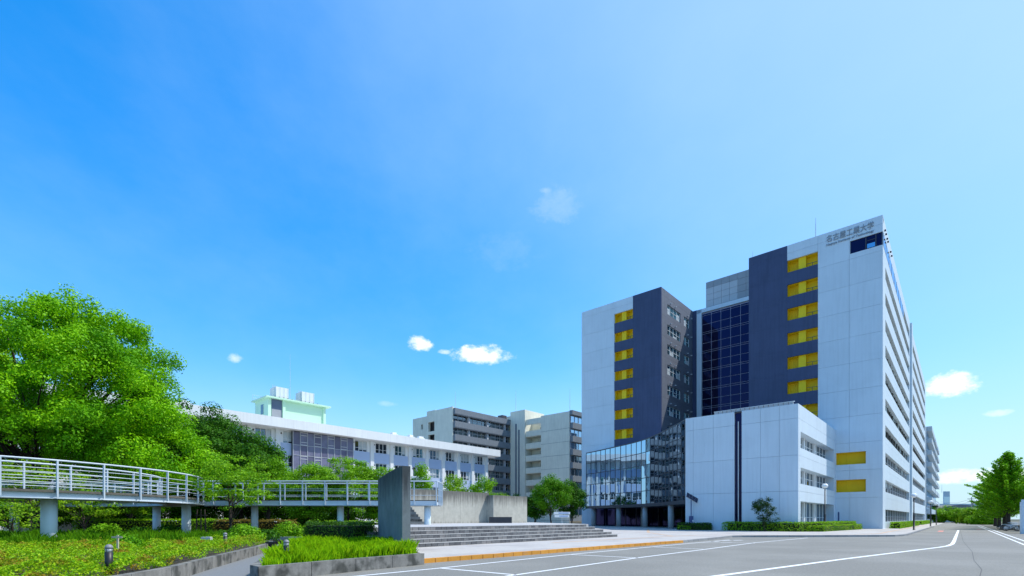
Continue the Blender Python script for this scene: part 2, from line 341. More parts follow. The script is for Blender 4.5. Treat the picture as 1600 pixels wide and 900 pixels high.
# plain kerb of the pavement, stone by stone
def kerb_run(parent, pts, w, z0, z1, n_len, m, name='kerb_stone', gap=.03, jitter=0.):
    rng = random.Random(5)
    for i in range(len(pts) - 1):
        a = Vector(pts[i]); b = Vector(pts[i + 1]); d = b - a; Ln = d.length; n = max(1, round(Ln / n_len)); ang = math.atan2(d.y, d.x)
        me = MB().box(gap / 2, Ln / n - gap / 2, -w / 2, w / 2, z0, z1).mesh(name, m)
        for k in range(n):
            p = a + d * (k / n); add(name, me, parent, (p.x, p.y, rng.uniform(-jitter, jitter)), ang)
pk = empty('pavement_kerb', (0, 0, 0), 0, 'low grey kerb edging the pavement around the tower corner', 'kerb')
kerb_run(pk, [swp[i] for i in range(2, 12)], .16, -.02, .154, 1.0, mat('kerb_grey', (.26, .26, .26), .9, .15, 4, objvar=.1))
kerb_run(pk, [P(4.25, -26)[:2], P(4.3, 40)[:2]], .16, -.02, .154, 2.0, MATS['kerb_grey'])
ok = empty('orange_kerb', (0, 0, 0), 0, 'orange painted kerb of short stones below the wide steps', 'kerb')
kerb_run(ok, [P(-6.42, -74.75)[:2], P(-5.95, -60)[:2], P(-5.73, -53.8)[:2]], .2, -.02, .158, .6, ORANGE, jitter=.004)

# painted lines
def line(pts, w, z=.004, m=PAINT, name='road_line', parent=None):
    mb = MB(); pts = [Vector(p[:2]) for p in pts]; Lf = []; Rt = []
    for i, p in enumerate(pts):
        t = (pts[min(i + 1, len(pts) - 1)] - pts[max(i - 1, 0)]).normalized(); n = Vector((-t.y, t.x)) * w / 2
        Lf.append(p + n); Rt.append(p - n)
    for i in range(len(pts) - 1): mb.quad((*Rt[i], z), (*Rt[i + 1], z), (*Lf[i + 1], z), (*Lf[i], z))
    return mb.build(name, m, parent or road)
line([G(540, 902), G(688, 887.7), G(897.5, 865.8), G(1100, 847), G(1140, 843.5)], .13)
line([G(790, 900.5), G(995, 871.8), G(1100, 858.6), G(1180, 848), G(1262, 840.6)], .13)
line([G(690, 888), G(806, 898.3)], .13); line([G(893, 866.6), G(997, 871.8)], .13); line([G(1022, 855), G(1099, 858)], .13); line([G(1097, 847.6), G(1180, 848.6)], .13)
line([G(1090, 904), G(1120, 900), G(1319, 873.5), G(1430, 859.8), G(1469, 855), G(1481, 853), G(1488, 850), G(1490.5, 846), G(1497.5, 828.5)], .2)
line([P(11.35, 60), P(11.35, -60)], .12); line([P(10.85, 60), P(10.85, -60)], .12, z=.0045)
line([G(1060, 845.5), G(1600, 846.5)], .04, z=.006, m=mat('road_seam', (.22, .22, .215), .9, .1))
line([G(1500, 828), G(1505, 846), G(1519, 862), G(1522, 876), G(1534, 890), G(1530, 904)], .022, z=.003, m=mat('sealed_crack', (.10, .10, .095), .9, .2))
for i, (u, v) in enumerate(((1110, 846), (1128, 845.2), (1146, 844.4), (1128, 848.2))): line([G(u, v), G(u + 14, v - .3)], .3)
line([P(6.2, -7), P(6.2, 0)], .5, m=REDP, name='painted_arrow'); line([P(10, 10), P(10, 15)], .5, m=REDP, name='painted_arrow')
# tactile strips on the pavement
line([P(-10.2, -62), P(-9.6, -48), P(-9.0, -43), P(-3, -36.5), P(1.2, -31), P(2.2, -26), P(2.3, 60)], .3, z=.151, m=TACT, name='tactile_strip', parent=pavement)
line([P(-9.6, -46.5), P(-16, -38), P(-24, -22)], .3, z=.1515, m=TACT, name='tactile_strip', parent=pavement)

# ------------------------------------------------------------------ high tower with two wings
J = [.146, 4.55, 8.48, 12.4, 16.2, 20.0, 23.82, 27.54, 31.32, 34.98, 38.72, 42.38]
TOP = 43.6
tower = empty('university_tower', P(0, 0, 0), ROT, 'high white and slate university tower of two wings with yellow balcony recesses', 'building')
xA, xB, xC, xD = lx_on(1170, 0), lx_on(1230, 0), lx_on(1278, 0), lx_on(1327, 0)
rows = [(J[i], J[i + 1]) for i in range(len(J) - 1)] + [(J[-1], TOP)]
rw = MB().box(xA + .03, -.62, 1.35, 118, 0, 42.9).build('right_wing', JOINT, tower)
g = .022
def wallpanel(parent, x0, x1, z0, z1, m, holes=(), y0=-.03, y1=.25, side=False, gap=g, name='wall_panel'):
    mb = MB(); holed(mb, x0 + gap / 2, x1 - gap / 2, z0 + gap / 2, z1 - gap / 2, holes, y0, y1, side)
    return mb.build(name, m, parent)
lowy = [(lx_on(1306, 0) + .02, lx_on(1353, 0), 5.37, 7.16), (lx_on(1306, 0) + .02, lx_on(1353, 0), 9.33, 11.1)]
cornerwin = (xD + .1, 1, 39.47, 41.3)
for z0, z1 in rows:
    wallpanel(rw, xA, xB, z0, z1, DARK, gap=.008)
    hs = [h for h in lowy if h[2] > z0 and h[3] < z1]
    wallpanel(rw, xC, xD, z0, z1, WHITE, hs)
    wallpanel(rw, xD, .03, z0, z1, WHITE, hs + ([cornerwin] if z0 < 39 < z1 else []))
def recess(parent, x0, x1, z0, z1, flip=False, plain=False):
    """yellow balcony recess: five inner faces, an inner pier and a low rail"""
    d = 1.25; mb = MB(); y = .24
    mb.quad((x0, d, z0), (x1, d, z0), (x1, d, z1), (x0, d, z1)); mb.quad((x0, y, z0), (x0, d, z0), (x0, d, z1), (x0, y, z1)); mb.quad((x1, d, z0), (x1, y, z0), (x1, y, z1), (x1, d, z1))
    mb.quad((x0, y, z0), (x1, y, z0), (x1, d, z0), (x0, d, z0)); mb.quad((x0, d, z1), (x1, d, z1), (x1, y, z1), (x0, y, z1))
    w = x1 - x0
    if plain: mb.box(x0 + w * .32, x0 + w * .36, d - .1, d, z0, z1)
    else:
        mb.box(x0 + w * .36, x0 + w * .60, .35, d, z0, z1)
        for k in range(4): mb.box(x0 + w * (.06 + .07 * k), x0 + w * (.075 + .07 * k), d - .06, d, z0, z1)
        mb.box(x0 + w * .62, x1 - .05, .45, .5, z0 + .62, z0 + .68, 1); mb.box(x0 + w * .8, x0 + w * .815, .45, .5, z0, z0 + .62, 1)
    return mb.build('balcony_recess', [YELLOW, DFRAME], parent)
for k in range(4, 12):                                  # slate spandrels and yellow recesses
    zb = J[k - 1] + .7; zt = J[k - 1] + 2.56
    recess(rw, xB + .01, xC - .01, zb, zt)
    zn = J[k] + .7 if k < 11 else None
    if zn: wallpanel(rw, xB, xC, zt, zn, DARK, gap=.004, name='spandrel')
wallpanel(rw, xB, xC, J[10] + 2.56, J[11], WHITE); wallpanel(rw, xB, xC, J[11], TOP, WHITE); wallpanel(rw, xB, xC, .15, J[3] + .7, DARK)
for h in lowy: recess(rw, h[0], h[1], h[2], h[3], plain=True)
MB().box(xA, .03, .26, 1.3, 42.9, TOP - .05).build('parapet', WHITE, rw)
# corner window at the top storey
mb = MB(); mb.box(xD + .1, .0, .12, .18, 39.47, 41.3, 0)
for x in (xD + .13, xD + 1.95, xD + 3.1, -.05): mb.box(x - .05, x + .05, .02, .2, 39.47, 41.3, 1)
mb.box(xD + 2.1, xD + 3.0, .06, .11, 39.6, 40.2, 2); mb.box(xD + 2.1, xD + 3.0, .06, .11, 40.62, 40.7, 1)
mb.build('corner_window', [GL_DARK, DFRAME, GL_BLUE], rw)
# long street side with ribbon windows
bays = [(3.2, 49.6), (58.1, 114.6)]
for (a, b) in ((.26, 3.2), (49.6, 58.1), (114.6, 118)):
    MB().box(-.62, .03, a, b, .146, TOP).build('pier', WHITE, rw)
MB().box(.031, .38, 51.4, 53.6, .146, TOP - .05).build('pilaster', WHITE, rw)
for bi, (a, b) in enumerate(bays):
    for k in range(len(J)):
        zb = (J[k - 1] + 2.56) if k else .14
        if k == 1: zb = 2.9
        zt = J[k] + .85 if k < 11 else TOP
        if k == 0: zt = 1.1
        if k == 11:
            MB().box(-.62, .03, a, b, J[10] + 2.56, TOP).build('spandrel', WHITE, rw); continue
        sp = MB(); sp.box(-.62, .03, a, b, zb, J[k] - .01 if k else zt)
        if k: sp.box(-.62, .03, a, b, J[k] + .01, zt); sp.box(-.6, .015, a, b, J[k] - .012, J[k] + .012)
        sp.build('spandrel', WHITE, rw)
        z0 = zt; z1 = J[k] + 2.56 if k else 2.9
        mb = MB(); mb.box(-.55, -.5, a, b, z0, z1, 0); n = int((b - a) / 1.95); rng = random.Random(k * 7 + bi)
        for i in range(n + 1):
            y = a + (b - a) * i / n; w = .11 if i % 2 == 0 else .04
            mb.box(-.5, -.36 if i % 2 == 0 else -.44, max(a, y - w), min(b, y + w), z0, z1, 1)
            if i < n:
                mb.box(-.5, -.44, y, y + (b - a) / n, z0 + .75, z0 + .81, 1)
                if rng.random() < .15: mb.box(-.495, -.47, y + .1, y + (b - a) / n - .1, z1 - rng.uniform(.4, 1.1), z1, 2)
        mb.build('ribbon_window', [GL_RIB, RIBF if k > 2 else SHEET2, BLIND], rw)
mb = MB().box(.035, .06, .3, 34, 39.55, 41.25).build('sky_window', GL_BLUE, rw)
for y in (.35, 4, 8, 12, 16, 20, 24, 28, 32): MB().box(.062, .1, y, y + .1, 39.5, 41.3).build('window_bar', FRAME, rw)
for u in (1384.5, 1386, 1387.8, 1389, 1393, 1394.6):
    y = ly_on(u, .3); MB().box(.1, .3, y - .1, y + .1, 41.7, 41.9).build('floodlight', BLACK, rw)
def mast(parent, x, y, z, h, r=.05): MB().tube([(x, y, z), (x, y, z + h * .6), (x, y, z + h)], [r, r * .7, r * .3], 6).build('antenna', GALV, parent)
mast(rw, -8.2, .8, TOP - .1, 3.3, .07); mast(rw, xA + .3, 1.0, TOP - .1, 1.6, .04)
for y in (47, 97): MB().tube([(-1, y, 42.8), (-1, y, 47.6)], .13, 6).box(-1.5, -.9, y - .2, y + .2, 46.3, 46.8).build('camera_mast', GALV, rw)

# left wing
xE, xF, xG, xH = lx_on(909, 0), lx_on(960, 0), lx_on(989, 0), lx_on(1033, 0)
lw = MB().box(xE + .03, xH - .3, 1.35, 62, 0, 42.9).build('left_wing', JOINT, tower)
for z0, z1 in rows:
    wallpanel(lw, xE, xF, z0, z1, WHITE); wallpanel(lw, xG, xH + .03, z0, z1, DARK, gap=.008)
for k in range(3, 12):
    zb = J[k - 1] + .68; zt = J[k - 1] + 2.5
    recess(lw, xF + .01, xG - .01, zb, zt)
    if k < 11: wallpanel(lw, xF, xG, zt, J[k] + .68, DARK, gap=.004, name='spandrel')
wallpanel(lw, xF, xG, J[10] + 2.5, J[11], WHITE); wallpanel(lw, xF, xG, J[11], TOP, WHITE); wallpanel(lw, xF, xG, .15, J[2] + .68, DARK)
MB().box(xE, xH + .03, .26, 1.3, 42.9, TOP - .05).build('parapet', WHITE, lw)
LWM = mat('slate_side_sunlit', (.135, .15, .185), .6, .08, .6, streak=.12)  # same slate, paler copy with sunlight put into the colour
s1 = (ly_on(1042.5, xH), ly_on(1063, xH)); s2 = (ly_on(1068.5, xH), ly_on(1077, xH)); GR = ly_on(1082, xH)
for i, (z0, z1) in enumerate(rows):
    hs = [] if i == len(rows) - 1 or i < 3 else [(s1[0], s1[1], z0 + .75, z0 + 2.55), (s2[0], s2[1], z0 + .75, z0 + 2.55)]
    wallpanel(lw, .26, GR, z0, z1, LWM, hs, xH - .28, xH + .03, side=True, gap=.02)
    for (a, b, q0, q1) in hs:
        n = 4 if b - a > 4 else 2
        mb = MB(); mb.box(xH - .22, xH - .18, a, b, q0, q1, 0)
        for q in range(n + 1): y = a + (b - a) * q / n; mb.box(xH - .18, xH - .12, max(a, y - .04), min(b, y + .04), q0, q1, 1)
        for zz in (q0 + .04, (q0 + q1) / 2, q1 - .04): mb.box(xH - .18, xH - .125, a, b, zz - .03, zz + .03, 1)
        for q in range(n):
            if (q * 2 + i) % 3 == 1: mb.box(xH - .178, xH - .16, a + (b - a) * (q + .08) / n, a + (b - a) * (q + .92) / n, q0 + .06, q0 + .06 + 1.6 * ((i * 5 + q * 3) % 3 + 1) / 4, 2)
        mb.build('window', [GL_LW, FRAME, BLIND], lw)
    if hs:
        for y in (s1[0] + 1.3, s1[0] + 3.4, s2[0] + 1.6, GR - .9):
            MB().box(xH + .03, xH + .3, y - .1, y + .1, z0 + 2.95, z0 + 3.1).build('vent_hood', GALV, lw)
mast(lw, xF + 3, 3, TOP - .6, 3.0, .05)
# glazed core between the wings
core = MB().box(xH - .2, xA + .2, GR + .35, 60, 0, 43.2).build('glass_core', JOINT, tower)
xg = lx_on(1097, GR)
MB().box(xH + .031, xg - 1.05, GR - .1, GR + .3, .15, TOP - .1).build('wall_panel', DARK, core)
MB().box(xg - 1.0, xg - .02, GR - .25, GR + .3, .15, TOP - .2).build('frame_pier', WHITE, core)
MB().box(xg - 1.0, xA, GR - .25, GR + .3, TOP - .95, TOP - .2 + .004).build('frame_beam', WHITE, core)
ncol = 7; wcol = 1.83
for k in range(3, 11):
    for q in range(ncol):
        x0 = xg + q * wcol; x1 = min(x0 + wcol, xA - .02)
        if x1 - x0 < .3: continue
        for (a, b) in ((J[k], J[k] + 1.55), (J[k] + 1.55, J[k + 1] - .35), (J[k + 1] - .35, J[k + 1])):
            b = min(b, TOP - 1.0)
            MB().box(x0 + .05, x1 - .05, GR, GR + .05, a + .045, b - .045).build('pane', GL_DARK, core)
mb = MB(); MU = mat('bronze_mullion', (.34, .33, .42), .4, .05)
mb.box(xg, xA, GR + .05, GR + .09, J[3], TOP - 1.0); mb.build('mullion_grid', MU, core)
# plant room on the roof
pr_y = GR + 2.5; px0 = lx_on(1103, pr_y); pz1 = 49.7
pr = MB().box(px0, xA + 8, pr_y + .1, pr_y + 14, 43, pz1).build('plant_room', SHEET, tower)
nx = 9
for i in range(nx):
    for j in range(5):
        xa = px0 + i * 1.55; zz = 43.3 + j * 1.28
        pale = (i < 4 and j < 4) or (i >= 6 and j < 4)
        if j == 0 and i in (4, 5): MB().box(xa + .1, xa + 1.45, pr_y + .02, pr_y + .06, zz, zz + 1.1).build('vent_opening', BLACK, pr)
        else: MB().box(xa + .02, xa + 1.53, pr_y, pr_y + .08, zz + .02, zz + 1.26).build('cladding_sheet', SHEET2 if pale else SHEET, pr)
# far wing with balconies
fw = MB().box(-14, .2, 119.5, 205, .1, 30.6).build('far_wing', mat('far_wing_wall', (.45, .52, .57), .7, .06, .5), tower)
for k in range(8):
    z = 1.2 + 3.75 * k
    for a, b in ((121, 150), (153, 176), (180, 203)): MB().box(.2, 1.5, a, b, z + 1.9, z + 3.35).build('balcony', MATS['far_wing_wall'], fw)
    MB().box(.2, .3, 121, 203, z + .2, z + 1.7).build('ribbon_window', GL_BLUE, fw)
# lettering on the parapet
def lettering(body, x0, x1, zc, zh, parent, name):
    cu = bpy.data.curves.new('t', 'FONT'); cu.body = body; cu.size = 1; cu.extrude = .03; cu.resolution_u = 3
    to = bpy.data.objects.new('t', cu); COL.objects.link(to); bpy.context.view_layer.update()
    me = bpy.data.meshes.new_from_object(to.evaluated_get(bpy.context.evaluated_depsgraph_get()))
    bpy.data.objects.remove(to)
    n = len(me.vertices); co = np.zeros(n * 3); me.vertices.foreach_get('co', co); co = co.reshape(-1, 3)
    mn = co.min(0); mx = co.max(0)
    out = np.zeros_like(co); out[:, 0] = x0 + (co[:, 0] - mn[0]) / (mx[0] - mn[0]) * (x1 - x0)
    out[:, 2] = zc - zh / 2 + (co[:, 1] - mn[1]) / (mx[1] - mn[1]) * zh; out[:, 1] = -.09 - co[:, 2] * 1.0
    me.vertices.foreach_set('co', out.ravel()); me.materials.clear(); me.materials.append(LETTER); me.update()
    return add(name, me, parent)
lettering('名古屋工業大学', lx_on(1291.5, 0), lx_on(1365.5, 0), 42.62, 1.02, rw, 'lettering')
lettering('Nagoya Institute of Technology', lx_on(1291.5, 0), lx_on(1365.5, 0), 41.72, .42, rw, 'lettering')

# ------------------------------------------------------------------ low annexe with curved glass hall
ann = empty('annexe', P(0, 0, 0), ROT, 'low white three storey annexe with curved glass hall on round columns', 'building')
ax1 = lx_on(1305, 0); ay = ly_on(1247, ax1); ax0 = lx_on(1071, ay); AZ = 14.5
AYd = 56.25
arow = [.146] + [ZV(v, AYd) for v in (767, 710.7, 653)] + [AZ]
ab = MB().box(ax0 + .3, ax1 - 1.2, ay + .5, -.1, 0, AZ - .3).build('block', JOINT, ann)
vx = [ax0] + [lx_on(u, ay) for u in (1083.3, 1114.7, 1147.6, 1158.9, 1188.2, 1217.8)] + [ax1 + .03]
for i in range(len(vx) - 1):
    if i == 3: continue
    for j in range(4):
        wallpanel(ab, vx[i], vx[i + 1], arow[j], arow[j + 1], WHITE, (), ay - .03, ay + .35)
MB().box(vx[3], vx[4], ay + .25, ay + .32, .15, AZ - .15).build('slot_window', GL_DARK, ab)
xm = (vx[3] + vx[4]) / 2
MB().box(xm - .04, xm + .05, ay + .05, ay + .2, .9, AZ - 1.2).build('slot_mullion', GALV, ab)
MB().box(vx[3], vx[4], ay - .02, ay + .4, AZ - .12, AZ).build('slot_lintel', DFRAME, ab)
x0, x1 = lx_on(1087.5, ay), lx_on(1100.5, ay); Yp = AYd + 8
holed(MB(), x0, x1, ZV(711, Yp), ZV(693, Yp), [(x0 + .05, x1 - .05, ZV(711, Yp) + .05, ZV(693, Yp) - .05)], ay - .05, ay - .031).box(x0 + .05, x1 - .05, ay - .04, ay - .0305, ZV(711, Yp) + .05, ZV(693, Yp) - .05).build('inspection_plate', WHITE, ab)
xa = lx_on(1115, ay)
for i in range(17):
    x = xa + (ax1 - .5 - xa) * i / 17; MB().box(x + .05, x + .5, ay + .1, ay + .35, AZ + .02, AZ + .32).build('parapet_block', GREYWALL, ab)
MB().box(xa, ax1 - .4, ay + .08, ay + .38, AZ + .32, AZ + .37).build('coping', WHITE, ab)
# street side of the annexe: three window bands under deep soffits
wy0, wy1 = ly_on(1250.5, ax1), -1.2
bands = [(.5, 3.4), (ZV(751, 57.2), ZV(729, 57.2)), (ZV(700, 57.2), ZV(674.6, 57.2))]
bands = [(.7, 3.55), (ZV(756, 57.2), ZV(730.5, 57.2)), (ZV(700, 57.2), ZV(674.6, 57.2))]
edges = [.146, arow[1], arow[2], arow[3], AZ]
for j in range(4):
    hs = [(wy0, wy1, b0, b1) for b0, b1 in bands]
    hh = [h for h in hs if h[3] > edges[j] and h[2] < edges[j + 1]]
    wallpanel(ab, ay + .355, -.031, edges[j], edges[j + 1], WHITE, hh, ax1 - 1.15, ax1 + .03, side=True)
for (b0, b1) in bands:
    mb = MB(); mb.box(ax1 - 1.12, ax1 - 1.08, wy0, wy1, b0, b1, 0); n = 10
    for i in range(n + 1):
        y = wy0 + (wy1 - wy0) * i / n; w = .3 if i in (0, 3, 6) else .06
        mb.box(ax1 - 1.08, ax1 - (.8 if w > .1 else .98), max(wy0, y - w), min(wy1, y + w), b0, b1, 1)
    mb.box(ax1 - 1.08, ax1 - 1.0, wy0, wy1, b0 + 1.0, b0 + 1.06, 1)
    mb.build('ribbon_window', [GL_WIN, FRAME], ab)
# curved hall
cp = [(-49.2, -1.7), (-46.7, -2.72), (-42.8, -4.3), (-38.9, -6.2), (-35.2, -7.9), (-31.5, -10.0), (-28.3, -12.4), (-25.2, -15.3), (-22.05, -18.7), (-20.06, -20.75), (ax0 - .1, ay + .1)]
cp = [c for c in cp if c[0] > -47]
def resample(pts, step):
    out = [Vector(pts[0])]; 
    # smooth with Catmull-Rom first
    dense = []
    for i in range(len(pts) - 1):
        p0 = Vector(pts[max(i - 1, 0)]); p1 = Vector(pts[i]); p2 = Vector(pts[i + 1]); p3 = Vector(pts[min(i + 2, len(pts) - 1)])
        for t in np.linspace(0, 1, 20, endpoint=False):
            dense.append(.5 * ((2 * p1) + (p2 - p0) * t + (2 * p0 - 5 * p1 + 4 * p2 - p3) * t * t + (3 * p1 - p0 - 3 * p2 + p3) * t ** 3))
    dense.append(Vector(pts[-1])); L = [0]
    for i in range(1, len(dense)): L.append(L[-1] + (dense[i] - dense[i - 1]).length)
    n = round(L[-1] / step); res = []
    for k in range(n + 1):
        s = L[-1] * k / n; i = max(0, min(len(L) - 2, next((q for q in range(len(L)) if L[q] >= s), len(L) - 1) - 1))
        f = 0 if L[i + 1] == L[i] else (s - L[i]) / (L[i + 1] - L[i]); res.append(dense[i].lerp(dense[i + 1], f))
    return res
gp = resample(cp, 1.62)
HZ0, HZ1 = 3.95, 14.35
hall = MB().prism([(p.x, p.y + .3) for p in gp] + [(ax0 + .2, -.1), (gp[0].x, -.1)], 3.55, HZ0 - .1).build('curved_hall', mat('soffit', (.12, .12, .125), .7, .08), ann)
MB().prism([(p.x, p.y + .15) for p in gp] + [(ax0 + .2, -.1), (gp[0].x, -.1)], HZ1 - .2, HZ1).build('hall_roof', GREYWALL, hall)
rng = random.Random(3); zr = [HZ0, HZ0 + 2.1, HZ0 + 4.2, HZ0 + 6.3, HZ0 + 8.35, HZ1]
for i in range(len(gp) - 1):
    a, b = gp[i], gp[i + 1]; d = (b - a); Ln = d.length; d /= Ln; nrm = Vector((d.y, -d.x))
    if nrm.y > 0: nrm = -nrm
    for j in range(5):
        t1 = rng.uniform(-.006, .006); t2 = rng.uniform(-.004, .004); q = []
        for (s, zz, sx, sz) in ((.03, zr[j] + .03, -1, -1), (Ln - .03, zr[j] + .03, 1, -1), (Ln - .03, zr[j + 1] - .03, 1, 1), (.03, zr[j + 1] - .03, -1, 1)):
            p = a + d * s + nrm * (t1 * sx + t2 * sz); q.append((p.x, p.y, zz))
        back = [(p[0] - nrm.x * .03, p[1] - nrm.y * .03, p[2]) for p in q]
        mb = MB(); mb.quad(*q); mb.quad(*back[::-1])
        for e in range(4): mb.quad(q[e], back[e], back[(e + 1) % 4], q[(e + 1) % 4])
        mb.build('pane', GL_HALL, hall)
mb = MB()
for p in gp: mb.box(p.x - .05, p.x + .05, p.y - .05, p.y + .06, HZ0, HZ1)
for zz in zr:
    for i in range(len(gp) - 1):
        a, b = gp[i], gp[i + 1]; mb.quad((a.x, a.y - .04, zz - .05), (b.x, b.y - .04, zz - .05), (b.x, b.y - .04, zz + .05), (a.x, a.y - .04, zz + .05))
mb.build('mullion_grid', DFRAME, hall)
for (z0, z1) in ((HZ0 - .45, HZ0 - .01), (HZ1 + .005, HZ1 + .12)):
    mb = MB()
    for i in range(len(gp) - 1):
        a, b = gp[i], gp[i + 1]
        mb.quad((a.x, a.y - .06, z0), (b.x, b.y - .06, z0), (b.x, b.y - .06, z1), (a.x, a.y - .06, z1))
    mb.build('edge_trim', DFRAME, hall)
COLM = mat('column_concrete', (.40, .42, .43), .6, .1, 1.5, streak=.2)
for u in (924, 963.5, 1004.5, 1045):
    # column 1.1 m inside the glass line
    k = (u - HX) / F; best = min((abs((P(p.x, p.y)[0]) / P(p.x, p.y)[1] - k), i) for i, p in enumerate(resample(cp, .1)))[1]
    p = resample(cp, .1)[best]; MB().lathe([(.42, .1), (.42, 3.56)], 20, (p.x, p.y + .75)).build('column', COLM, hall, smooth=True)
for (x, y) in ((-34, -4), (-27, -7.5)): MB().lathe([(.35, .1), (.35, 3.56)], 16, (x, y)).build('column', COLM, hall, smooth=True)
MB().box(ax0 + .0, ax0 + .3, ay + .4, -.3, .146, AZ).build('hall_side_wall', GREYWALL, hall)
MB().box(-47, -19, -.32, -.2, .146, 3.55).build('entrance_glazing', GL_DARK, hall)
for x in np.arange(-46, -19, 2.2): MB().box(x - .05, x + .05, -.42, -.33, .146, 3.5).build('door_frame', DFRAME, hall)

# ------------------------------------------------------------------ long white lecture building
WO = ((592 - 800) / F * 92.5, 92.5)
wb = empty('lecture_building', (*WO, 0), ROT, 'long white lecture building with deep eaves and pale blue spandrels behind the trees', 'building')
wbody = MB().box(-14, -.4, -75, 28.3, 0, 15.6).build('body', JOINT, wb)
MB().box(-15, 2.0, -77, 30.7, 15.64, 17.1).build('eave_slab', WBWHITE, wb)
bay = 4.22; ys = [2.65 + bay * k for k in range(-17, 7)]
wz = [(2.3, 4.15), (6.1, 7.95), (9.86, 11.72), (13.6, 15.46)]
win_me = None
def win_mesh():
    f = MB()
    for x in (-1.2, -.4, .4, 1.2): f.box(-.08, .02, x - .035, x + .035, 0, 1.85)
    for z in (0.0, .62, 1.77): f.box(-.08, .015, -1.2, 1.2, z, z + .05)
    return f.mesh('window', FRAME)
wmesh = win_mesh(); pmesh = [MB().box(-.12, -.085, -1.2, 1.2, 0, 1.85).mesh('pane', m) for m in (GL_WIN, GL_WIN, GL_LW, GL_WIN)]
bmesh_ = MB().box(-.084, -.075, -1.15, -.42, .3, 1.8).mesh('blind', BLIND)
rng = random.Random(11)
for k, y in enumerate(ys):
    MB().box(-.4, .34, y - .35, y + .35, 0, 15.63).build('pilaster', WBWHITE, wb)
    if y > 27: continue
    yc = y + bay / 2
    if -16.2 < yc < -5:
        pass
    a, b = y + .352, y + bay - .352
    lv = [0] + [q for w in wz for q in w] + [15.63]
    for j in range(0, len(lv), 2):
        z0, z1 = lv[j], lv[j + 1]
        MB().box(-.39, .0, a, b, z0, z1).build('spandrel', PERI if 0 < j < 8 else WBWHITE, wb)
    for j, (z0, z1) in enumerate(wz):
        for q0, q1 in ((a, yc - 1.2), (yc + 1.2, b)): MB().box(-.39, -.02, q0, q1, z0 + .001, z1 - .001).build('wall_strip', WBWHITE, wb)
        if j >= 1:
            w = add('window', wmesh, wb, (-.1, yc, z0)); add('pane', pmesh[rng.randrange(4)], w)
            for q in (0, .8, 1.57):
                if rng.random() < .28: add('blind', bmesh_, w, (0, q, 0))
            if y > -30: MB().box(-.02, .12, a + .15, a + .33, z1 - .5, z1 - .3).build('vent', BLACK, wb)
# curtain wall bay
cy0, cy1 = ly_on(458, .6, WO), ly_on(552, .6, WO)
cw = MB().box(.02, .5, cy0, cy1, 8.2, 15.6).build('curtain_wall', DFRAME, wb)
nc = 9
for i in range(nc):
    a = cy0 + (cy1 - cy0) * i / nc; b = cy0 + (cy1 - cy0) * (i + 1) / nc
    for j, (z0, z1) in enumerate(((8.2, 9.3), (9.3, 11.75), (11.75, 13.4), (13.4, 15.55))):
        MB().box(.5, .56, a + .06, b - .06, z0 + .05, z1 - .05).build('pane', CURTAIN if (i + j) % 3 else mat('curtain_pane_b', (.12, .115, .18), .3, .2, 1.2), cw)
        if i % 2 == 1 and j in (1, 3):
            for zz in (z0 + .08, z0 + .5, z1 - .55, z1 - .1): MB().box(.57, .62, a + .06, b - .06, zz - .03, zz + .03).build('sash', FRAME, cw)
for i in range(nc + 1): a = cy0 + (cy1 - cy0) * i / nc; MB().box(.5, .64, a - .04, a + .04, 8.2, 15.6).build('mullion', SHEET2, cw)
for zz in (9.3, 11.75, 13.4): MB().box(.5, .62, cy0, cy1, zz - .035, zz + .035).build('transom', SHEET2, cw)
# roof house and tanks
rx = -4.5; ry0, ry1 = ly_on(418, rx, WO), ly_on(508.5, rx, WO)
rh = MB().box(rx - 5, rx, ry0, ry1, 17.0, 21.3).build('roof_house', MINT, wb)
MB().box(rx - 5.5, rx + .75, ry0 - .5, ry1 + .7, 21.3, 21.55).build('roof_slab', MINT, rh)
dy0, dy1 = ly_on(424, rx, WO), ly_on(440.5, rx, WO)
MB().box(rx, rx + .03, dy0, dy1, 17.0, 21.28).build('door_recess', mat('recess_blue', (.10, .13, .20), .7, .05), rh)
MB().box(rx + .03, rx + .05, dy0 + .05, dy1 - .05, 17.0, 19.6).build('door', SHEET, rh)
for y in (ry0, dy1 + .05, ry1 - .5): MB().box(rx, rx + .25, y, y + .45, 17, 21.29).build('pilaster', MINT, rh)
MB().box(rx - 2.6, rx - 1.6, ry0 - .04, ry0 - .002, 18.9, 20.5).build('window', GL_WIN, rh)
for (ua, ub, zt) in ((431.5, 450.5, 24.6), (472, 490.5, 24.4)):
    a, b = ly_on(ua, rx - 1.2, WO), ly_on(ub, rx - 1.2, WO); z0 = 22.0
    t = MB().box(rx - 3.6, rx - 1.2, a, b, z0, z0 + 1.75).build('water_tank', FRAME, rh)
    mb = MB()
    for y in np.linspace(a, b, 4): mb.box(rx - 3.62, rx - 1.15, y - .03, y + .03, z0 - .02, z0 + 1.78)
    mb.build('tank_rib', WBWHITE, t)
    mb = MB()
    for y in np.linspace(a - .3, b + .5, 5): mb.box(rx - 3.8, rx - .8, y - .08, y + .08, 21.55, z0)
    mb.box(rx - 1.0, rx - .9, a - .4, b + .6, z0 - .28, z0 - .12); mb.box(rx - 3.8, rx - 3.7, a - .4, b + .6, z0 - .28, z0 - .12); mb.build('tank_stand', DFRAME, t)
    mb = MB()
    for y in (a - .15, a - .5): mb.tube([(rx - 1.4, y, 21.5), (rx - 1.4, y, z0 + 2.0)], .03, 5)
    for q in range(6): mb.tube([(rx - 1.4, a - .15, 21.8 + q * .38), (rx - 1.4, a - .5, 21.8 + q * .38)], .02, 4)
    mb.build('ladder', GALV, t)
mast(rh, rx - 2.2, (ry0 + ry1) / 2 - .3, 21.5, 8.5, .035)
mb = MB()
